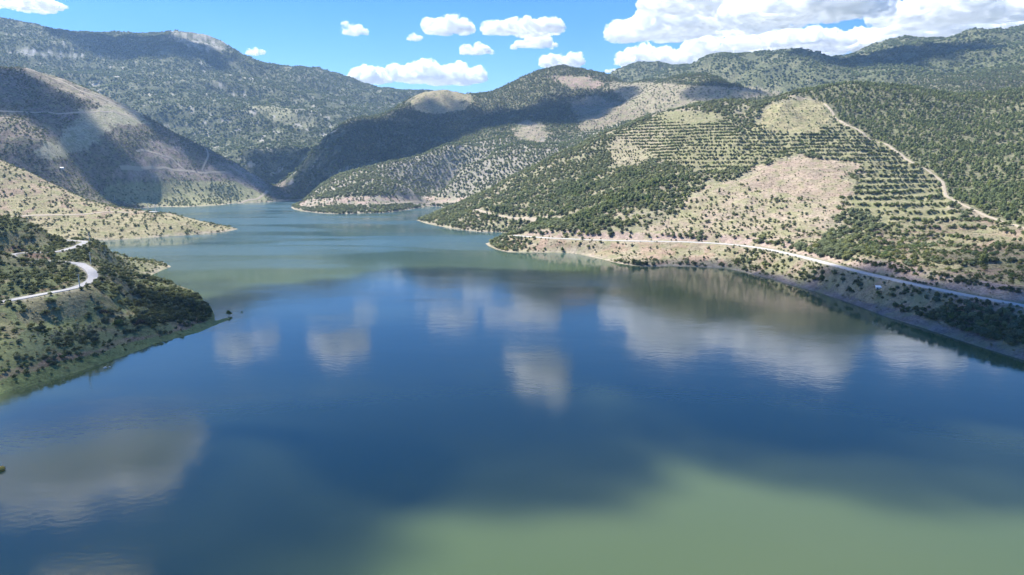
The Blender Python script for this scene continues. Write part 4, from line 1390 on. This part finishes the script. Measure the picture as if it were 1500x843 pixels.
# plants one can point at
for i, (px, py, ymin, w, h, kd, lab) in enumerate((
        (284, 455, 420, 6.0, 7.0, 'shrub', 'tall dark bush on the headland crest, third back from its tip'),
        (297, 458, 420, 6.5, 8.0, 'shrub', 'tall ragged dark bush just behind the headland tip'),
        (305, 462, 420, 6.0, 8.5, 'shrub', 'tallest dark bush right at the headland tip over the water'),
        (266, 446, 420, 5.5, 6.0, 'shrub', 'dark bush on the headland crest, nearest the open grass'),
        (783, 366, 800, 4.2, 4.6, 'green', 'round dark bush on the tan bank, farthest of three'),
        (798, 366, 800, 5.0, 4.2, 'green', 'round dark bush on the tan bank, middle of three'),
        (824, 368, 790, 5.4, 6.4, 'green', 'round green bush on the tan bank close to the water, tallest of three'),
        (862, 363, 780, 4.6, 4.4, 'shrub', 'dark round shrub on the bank between two clumps near the road'),
        (175, 478, 330, 8.0, 6.0, 'green', 'big dark green bush low on the near bank beside the pale scrub'),
        (205, 478, 330, 8.5, 5.5, 'bare', 'big grey twiggy bush low on the near bank by the red earth'),
        (152, 462, 330, 6.0, 4.8, 'bare', 'round grey bush in the grass above the pale scrub'),
        (60, 485, 300, 6.5, 4.6, 'olive', 'silvery bush in the clump below the bending road'))):
    x, y, z = hit(px, py, ymin)
    plant_shrub(kd, x, y, z - 0.3, w, h, i * 1.3, lab, None, i, 'bush')
x, y, z = at_z(335.5, 463.5, -0.4)
plant_shrub('green', x, y, z, 4.6, 4.8, 0.4, 'drowned green bush standing in the water off the spit', None, 1, 'bush')
x, y, z = at_z(354, 458.5, -0.3)
plant_shrub('green', x, y, z, 1.5, 1.5, 1.4, 'tiny tuft of leaves in the water beyond the drowned bush', None, 2, 'bush')
for i, (px, py, ymin, w, h, kd, lab, nm) in enumerate((
        (1440, 390, 420, 9.0, 13.0, 'pine', 'very dark tall tree alone on the terraces above the shore road', 'pine_tree'),
        (1054, 284, 700, 5.0, 8.5, 'pine', 'slim dark tree at the edge of the pinkish clearing', 'pine_tree'),
        (1232, 262, 700, 4.0, 5.5, 'olive', 'small dark tree alone on the bare pinkish soil', 'olive_tree'),
        (853, 352, 780, 5.5, 5.5, 'olive', 'olive tree alone on the pale verge at the far road end', 'olive_tree'))):
    x, y, z = hit(px, py, ymin)
    plant_tree(kd, x, y, z - 0.2, w, h, i * 0.9, lab, None, i, nm)

scatter('scattered_olive_trees', PLANTS['olive'], MASS['olive'], 'grey green olive trees dotted over the slopes', 'olive trees')
scatter('scattered_shrubs', PLANTS['shrub'], MASS['shrub'], 'dark low scrub dotted over the slopes', 'shrubs')
scatter('pine_forest', PLANTS['pine'], MASS['pine'], 'dense dark pine forest on the hillsides', 'forest')
scatter('distant_forest', PLANTS['far'], MASS['far'], 'dark forest covering the far mountains', 'forest')
scatter('scattered_green_bushes', PLANTS['green'], MASS['green'], 'fresh green bushes among the scrub', 'bushes')
scatter('rough_grass', PLANTS['grass'], MASS['grass'], 'dry yellowish grass tufts between the bushes', 'grass')
scatter('flowering_scrub', PLANTS['pale'], MASS['pale'], 'pale flowering scrub on the near slope', 'shrubs')

# ------------------------------------------------------------------ poles, huts, stones, buoy
import bmesh

M_CONC = simple_mat('pale_concrete', (0.68, 0.65, 0.58), 0.85, 0.12, 0.8)
M_STEEL = simple_mat('galvanised_steel', (0.42, 0.43, 0.44), 0.5, 0.1, 2.0, 0.6)
M_GLAZE = simple_mat('brown_porcelain', (0.16, 0.08, 0.05), 0.3, 0.1, 6.0)
M_WHITE = simple_mat('white_plaster', (0.78, 0.77, 0.73), 0.85, 0.06, 0.7)
M_TILE = simple_mat('red_roof_tile', (0.42, 0.19, 0.12), 0.85, 0.2, 2.0)
M_DARK = simple_mat('dark_opening', (0.05, 0.055, 0.06), 0.3, 0.2, 1.0)
M_TIN = simple_mat('white_roof_sheet', (0.80, 0.80, 0.78), 0.6, 0.06, 1.2)
M_STONE = simple_mat('pale_limestone', (0.55, 0.52, 0.46), 0.95, 0.15, 1.3)
M_YELLOW = simple_mat('faded_yellow_plastic', (0.88, 0.40, 0.03), 0.45, 0.15, 1.5)
M_WOOD = simple_mat('grey_drift_wood', (0.30, 0.25, 0.20), 0.95, 0.2, 2.5)


def empty(name, loc, turn, label, cat, group=None):
    o = bpy.data.objects.new(name, None)
    COL.objects.link(o)
    o.location, o.rotation_euler = loc, (0, 0, turn)
    return tag(o, label, cat, group)


def shaped(name, build, mat, parent=None, bevel=0.0, smooth=False):
    bm = bmesh.new()
    build(bm)
    if bevel:
        bmesh.ops.bevel(bm, geom=bm.edges[:], offset=bevel, segments=1, affect='EDGES')
    me = bpy.data.meshes.new(name)
    bm.to_mesh(me)
    bm.free()
    if smooth:
        me.shade_smooth()
    me.materials.append(mat)
    o = bpy.data.objects.new(name, me)
    COL.objects.link(o)
    if parent is not None:
        o.parent = parent
    return o


def box(bm, c, s):
    bmesh.ops.create_cube(bm, size=1.0, matrix=Matrix.Translation(c) @ Matrix.Diagonal((*s, 1)))


def cone(bm, c, r0, r1, h, seg=10, rot=None):
    m = Matrix.Translation(c) @ (rot if rot is not None else Matrix.Identity(4)) @ Matrix.Translation((0, 0, h / 2))
    bmesh.ops.create_cone(bm, cap_ends=True, segments=seg, radius1=r0, radius2=r1, depth=h, matrix=m)


def utility_pole(px, py, ymin, h, label, turn=0.2, thick=1.0, arm=True, loc=None):
    x, y, z = loc or hit(px, py, ymin)
    t = empty('utility_pole', (x, y, z - 0.3), turn, label, 'utility pole', 'power line poles')
    shaped('pole', lambda bm: cone(bm, (0, 0, 0), 0.30 * thick, 0.18 * thick, h), M_CONC, t)
    if arm:
        shaped('crossarm', lambda bm: box(bm, (0, 0.16 * thick, h - 0.55), (2.2, 0.14, 0.16)), M_STEEL, t, 0.02)
        for u in (-0.95, 0.0, 0.95):
            shaped('insulator', lambda bm: [cone(bm, (u, 0.16 * thick, h - 0.47 + k * 0.11), 0.09, 0.05, 0.12, 8) for k in range(3)], M_GLAZE, t)
    return t


utility_pole(117, 423, 380, 9.2, 'pale concrete power pole beside the paved bend, nearest of the poles', 0.15)
utility_pole(133, 387, 470, 9.0, 'pale power pole on the grass behind the paved bend', 0.1)
utility_pole(131.5, 356, 560, 9.0, 'pale power pole where the upper stretch of paved road disappears', 0.3)
utility_pole(161.5, 316, 900, 12.0, 'thin power pole beside the dirt track short of the twin poles', 0.2, 1.1)
x, y, z = hit(222.5, 311, 1000)
for s, lab in ((-1, 'pale pole at the track end, the twin standing nearer the hill'), (1, 'pale pole at the track end, the twin standing nearer the lake')):
    utility_pole(0, 0, 0, 12.5, lab, 0.0, 2.0, loc=(x + s * 5.8, y, height(x + s * 5.8, y) + 0.4))
utility_pole(168, 294, 1300, 14.0, 'thin pole in the trees at the foot of the tracked hill', 0.2, 1.2)
pad = shaped('concrete_pad', lambda bm: box(bm, (0, 0, 0), (17, 8, 1.6)), M_CONC, None, 0.15)
pad.location = (x, y - 0.5, z + 0.1)
tag(pad, 'white concrete pad under the twin poles on the dry headland', 'concrete pad')


def house(name, px, py, ymin, w, d, h, turn, label, roof_mat, single):
    x, y, z = hit(px, py, ymin)
    t = empty(name, (x, y, z - 0.4), turn, label, 'hut')
    shaped('wall', lambda bm: box(bm, (0, 0, h / 2), (w, d, h)), M_WHITE, t, 0.04)

    def roof(bm):
        e = 0.35
        if single:
            v = [bm.verts.new(p) for p in ((-w / 2 - e, -d / 2 - e, h + 0.02), (w / 2 + e, -d / 2 - e, h + 0.02), (w / 2 + e, d / 2 + e, h + 0.9), (-w / 2 - e, d / 2 + e, h + 0.9), (-w / 2 - e, -d / 2 - e, h + 0.2), (w / 2 + e, -d / 2 - e, h + 0.2), (w / 2 + e, d / 2 + e, h + 1.1), (-w / 2 - e, d / 2 + e, h + 1.1))]
            for f in ((3, 2, 1, 0), (4, 5, 6, 7), (0, 1, 5, 4), (1, 2, 6, 5), (2, 3, 7, 6), (3, 0, 4, 7)):
                bm.faces.new([v[i] for i in f])
        else:
            v = [bm.verts.new(p) for p in ((-w / 2 - e, -d / 2 - e, h + 0.01), (w / 2 + e, -d / 2 - e, h + 0.01), (w / 2 + e, d / 2 + e, h + 0.01), (-w / 2 - e, d / 2 + e, h + 0.01), (-w / 2 - e, 0, h + d * 0.3), (w / 2 + e, 0, h + d * 0.3))]
            for f in ((3, 2, 1, 0), (0, 1, 5, 4), (2, 3, 4, 5), (1, 2, 5), (3, 0, 4)):
                bm.faces.new([v[i] for i in f])
    shaped('roof', roof, roof_mat, t)
    shaped('door', lambda bm: box(bm, (-w * 0.22, -d / 2 - 0.03, min(1.0, 0.42 * h)), (0.95, 0.08, min(2.0, 0.8 * h))), M_DARK, t)
    if not single:
        shaped('window', lambda bm: box(bm, (w * 0.22, -d / 2 - 0.03, 1.5), (1.0, 0.08, 0.9)), M_DARK, t)
    return t


house('hut', 91, 248, 1420, 7.0, 5.0, 3.0, 0.2, 'small white hut on the track across the shaded hillside', M_TIN, False)
house('pump_house', 1287, 422.5, 440, 3.6, 2.6, 1.1, -0.35, 'low white roofed pump house on the bank below the shore road', M_TIN, True)


def stone(px, py, s, seed, label, mat=M_STONE, group=None):
    x, y, z = at_z(px, py, 0.1)

    def build(bm):
        bmesh.ops.create_icosphere(bm, subdivisions=3, radius=0.5, matrix=Matrix.Diagonal((s[0], s[1], s[2], 1)))
        for v in bm.verts:
            n = mnoise.noise(v.co * (1.6 / max(s)) + Vector((seed * 5.1, 0, 0)))
            v.co *= 1 + 0.35 * n + 0.15 * mnoise.noise(v.co * (5 / max(s)) + Vector((seed, 3, 0)))
    o = shaped('boulder', build, mat, None, 0, False)
    o.location, o.rotation_euler.z = (x, y, z + 0.05), seed
    return tag(o, label, 'boulder', group)


stone(154, 539.5, (1.9, 1.4, 1.2), 1, 'pale boulder at the near waterline, larger of a pair')
stone(160.5, 538, (1.3, 1.0, 0.7), 2, 'flat pale boulder at the near waterline, smaller of a pair')
stone(247, 493.5, (1.3, 1.0, 0.7), 3, 'pale boulder on the grassy edge below the big bushes')


def drift(px0, py0, px1, py1, r, label):
    p0, p1 = Vector(at_z(px0, py0, 0.35)), Vector(at_z(px1, py1, 0.35))
    d = p1 - p0

    def build(bm):
        rot = Vector((0, 0, 1)).rotation_difference(d.normalized()).to_matrix().to_4x4()
        cone(bm, (0, 0, 0), r, r * 0.45, d.length, 8, rot)
        for k, (f, a) in enumerate(((0.35, 0.7), (0.6, -0.6), (0.8, 0.5))):
            q = d * f
            b_ = Vector((d.x * math.cos(a) - d.y * math.sin(a), d.x * math.sin(a) + d.y * math.cos(a), 0.3)).normalized()
            cone(bm, q, r * 0.4, r * 0.1, d.length * 0.2, 6, Vector((0, 0, 1)).rotation_difference(b_).to_matrix().to_4x4())
    o = shaped('driftwood', build, M_WOOD, None)
    o.location = p0
    return tag(o, label, 'driftwood')


drift(1464, 511, 1492, 516, 0.22, 'bleached driftwood trunk lying along the grey beach')

# the yellow float at the edge of the picture
x, y, z = at_z(2, 689, 0.0)
bt = empty('buoy', (x, y, 0.0), 0.3, 'round yellow buoy floating on the near water', 'buoy')
shaped('float', lambda bm: bmesh.ops.create_uvsphere(bm, u_segments=28, v_segments=16, radius=1.15, matrix=Matrix.Translation((0, 0, 0.45)) @ Matrix.Diagonal((1, 1, 0.88, 1))), M_YELLOW, bt, 0, True)
shaped('collar', lambda bm: cone(bm, (0, 0, 0.30), 1.21, 1.21, 0.22, 28), M_DARK, bt, 0.03)


def ring(bm):
    n_, m_ = 20, 8
    vs_ = [[bm.verts.new(((0.22 + 0.05 * math.cos(b_)) * math.cos(a), 0.05 * math.sin(b_), (0.22 + 0.05 * math.cos(b_)) * math.sin(a) + 1.62)) for b_ in [j * 2 * math.pi / m_ for j in range(m_)]] for a in [i * 2 * math.pi / n_ for i in range(n_)]]
    for i in range(n_):
        for j in range(m_):
            bm.faces.new((vs_[i][j], vs_[(i + 1) % n_][j], vs_[(i + 1) % n_][(j + 1) % m_], vs_[i][(j + 1) % m_]))


shaped('lifting_ring', ring, M_STEEL, bt, 0, True)

# ------------------------------------------------------------------ camera and render
cam = bpy.data.cameras.new('camera')
cam.lens, cam.sensor_width, cam.clip_start, cam.clip_end = 24.0, 36.0, 0.5, 90000.0
cam_o = bpy.data.objects.new('camera', cam)
COL.objects.link(cam_o)
cam_o.location = (0, 0, CAMH)
cam_o.rotation_euler = (math.pi / 2 - PITCH, 0, 0)
scene.camera = cam_o
vs = scene.view_settings
vs.view_transform, vs.look, vs.exposure, vs.gamma, vs.use_curve_mapping = 'Standard', 'None', 0.97, 1.0, False
cy = scene.cycles
cy.use_denoising = True
cy.max_bounces, cy.diffuse_bounces, cy.glossy_bounces, cy.volume_bounces, cy.transparent_max_bounces = 48, 2, 2, 48, 8
cy.sample_clamp_indirect = 12.0
scene.render.filter_size = 1.1
cy.denoising_prefilter = 'ACCURATE'
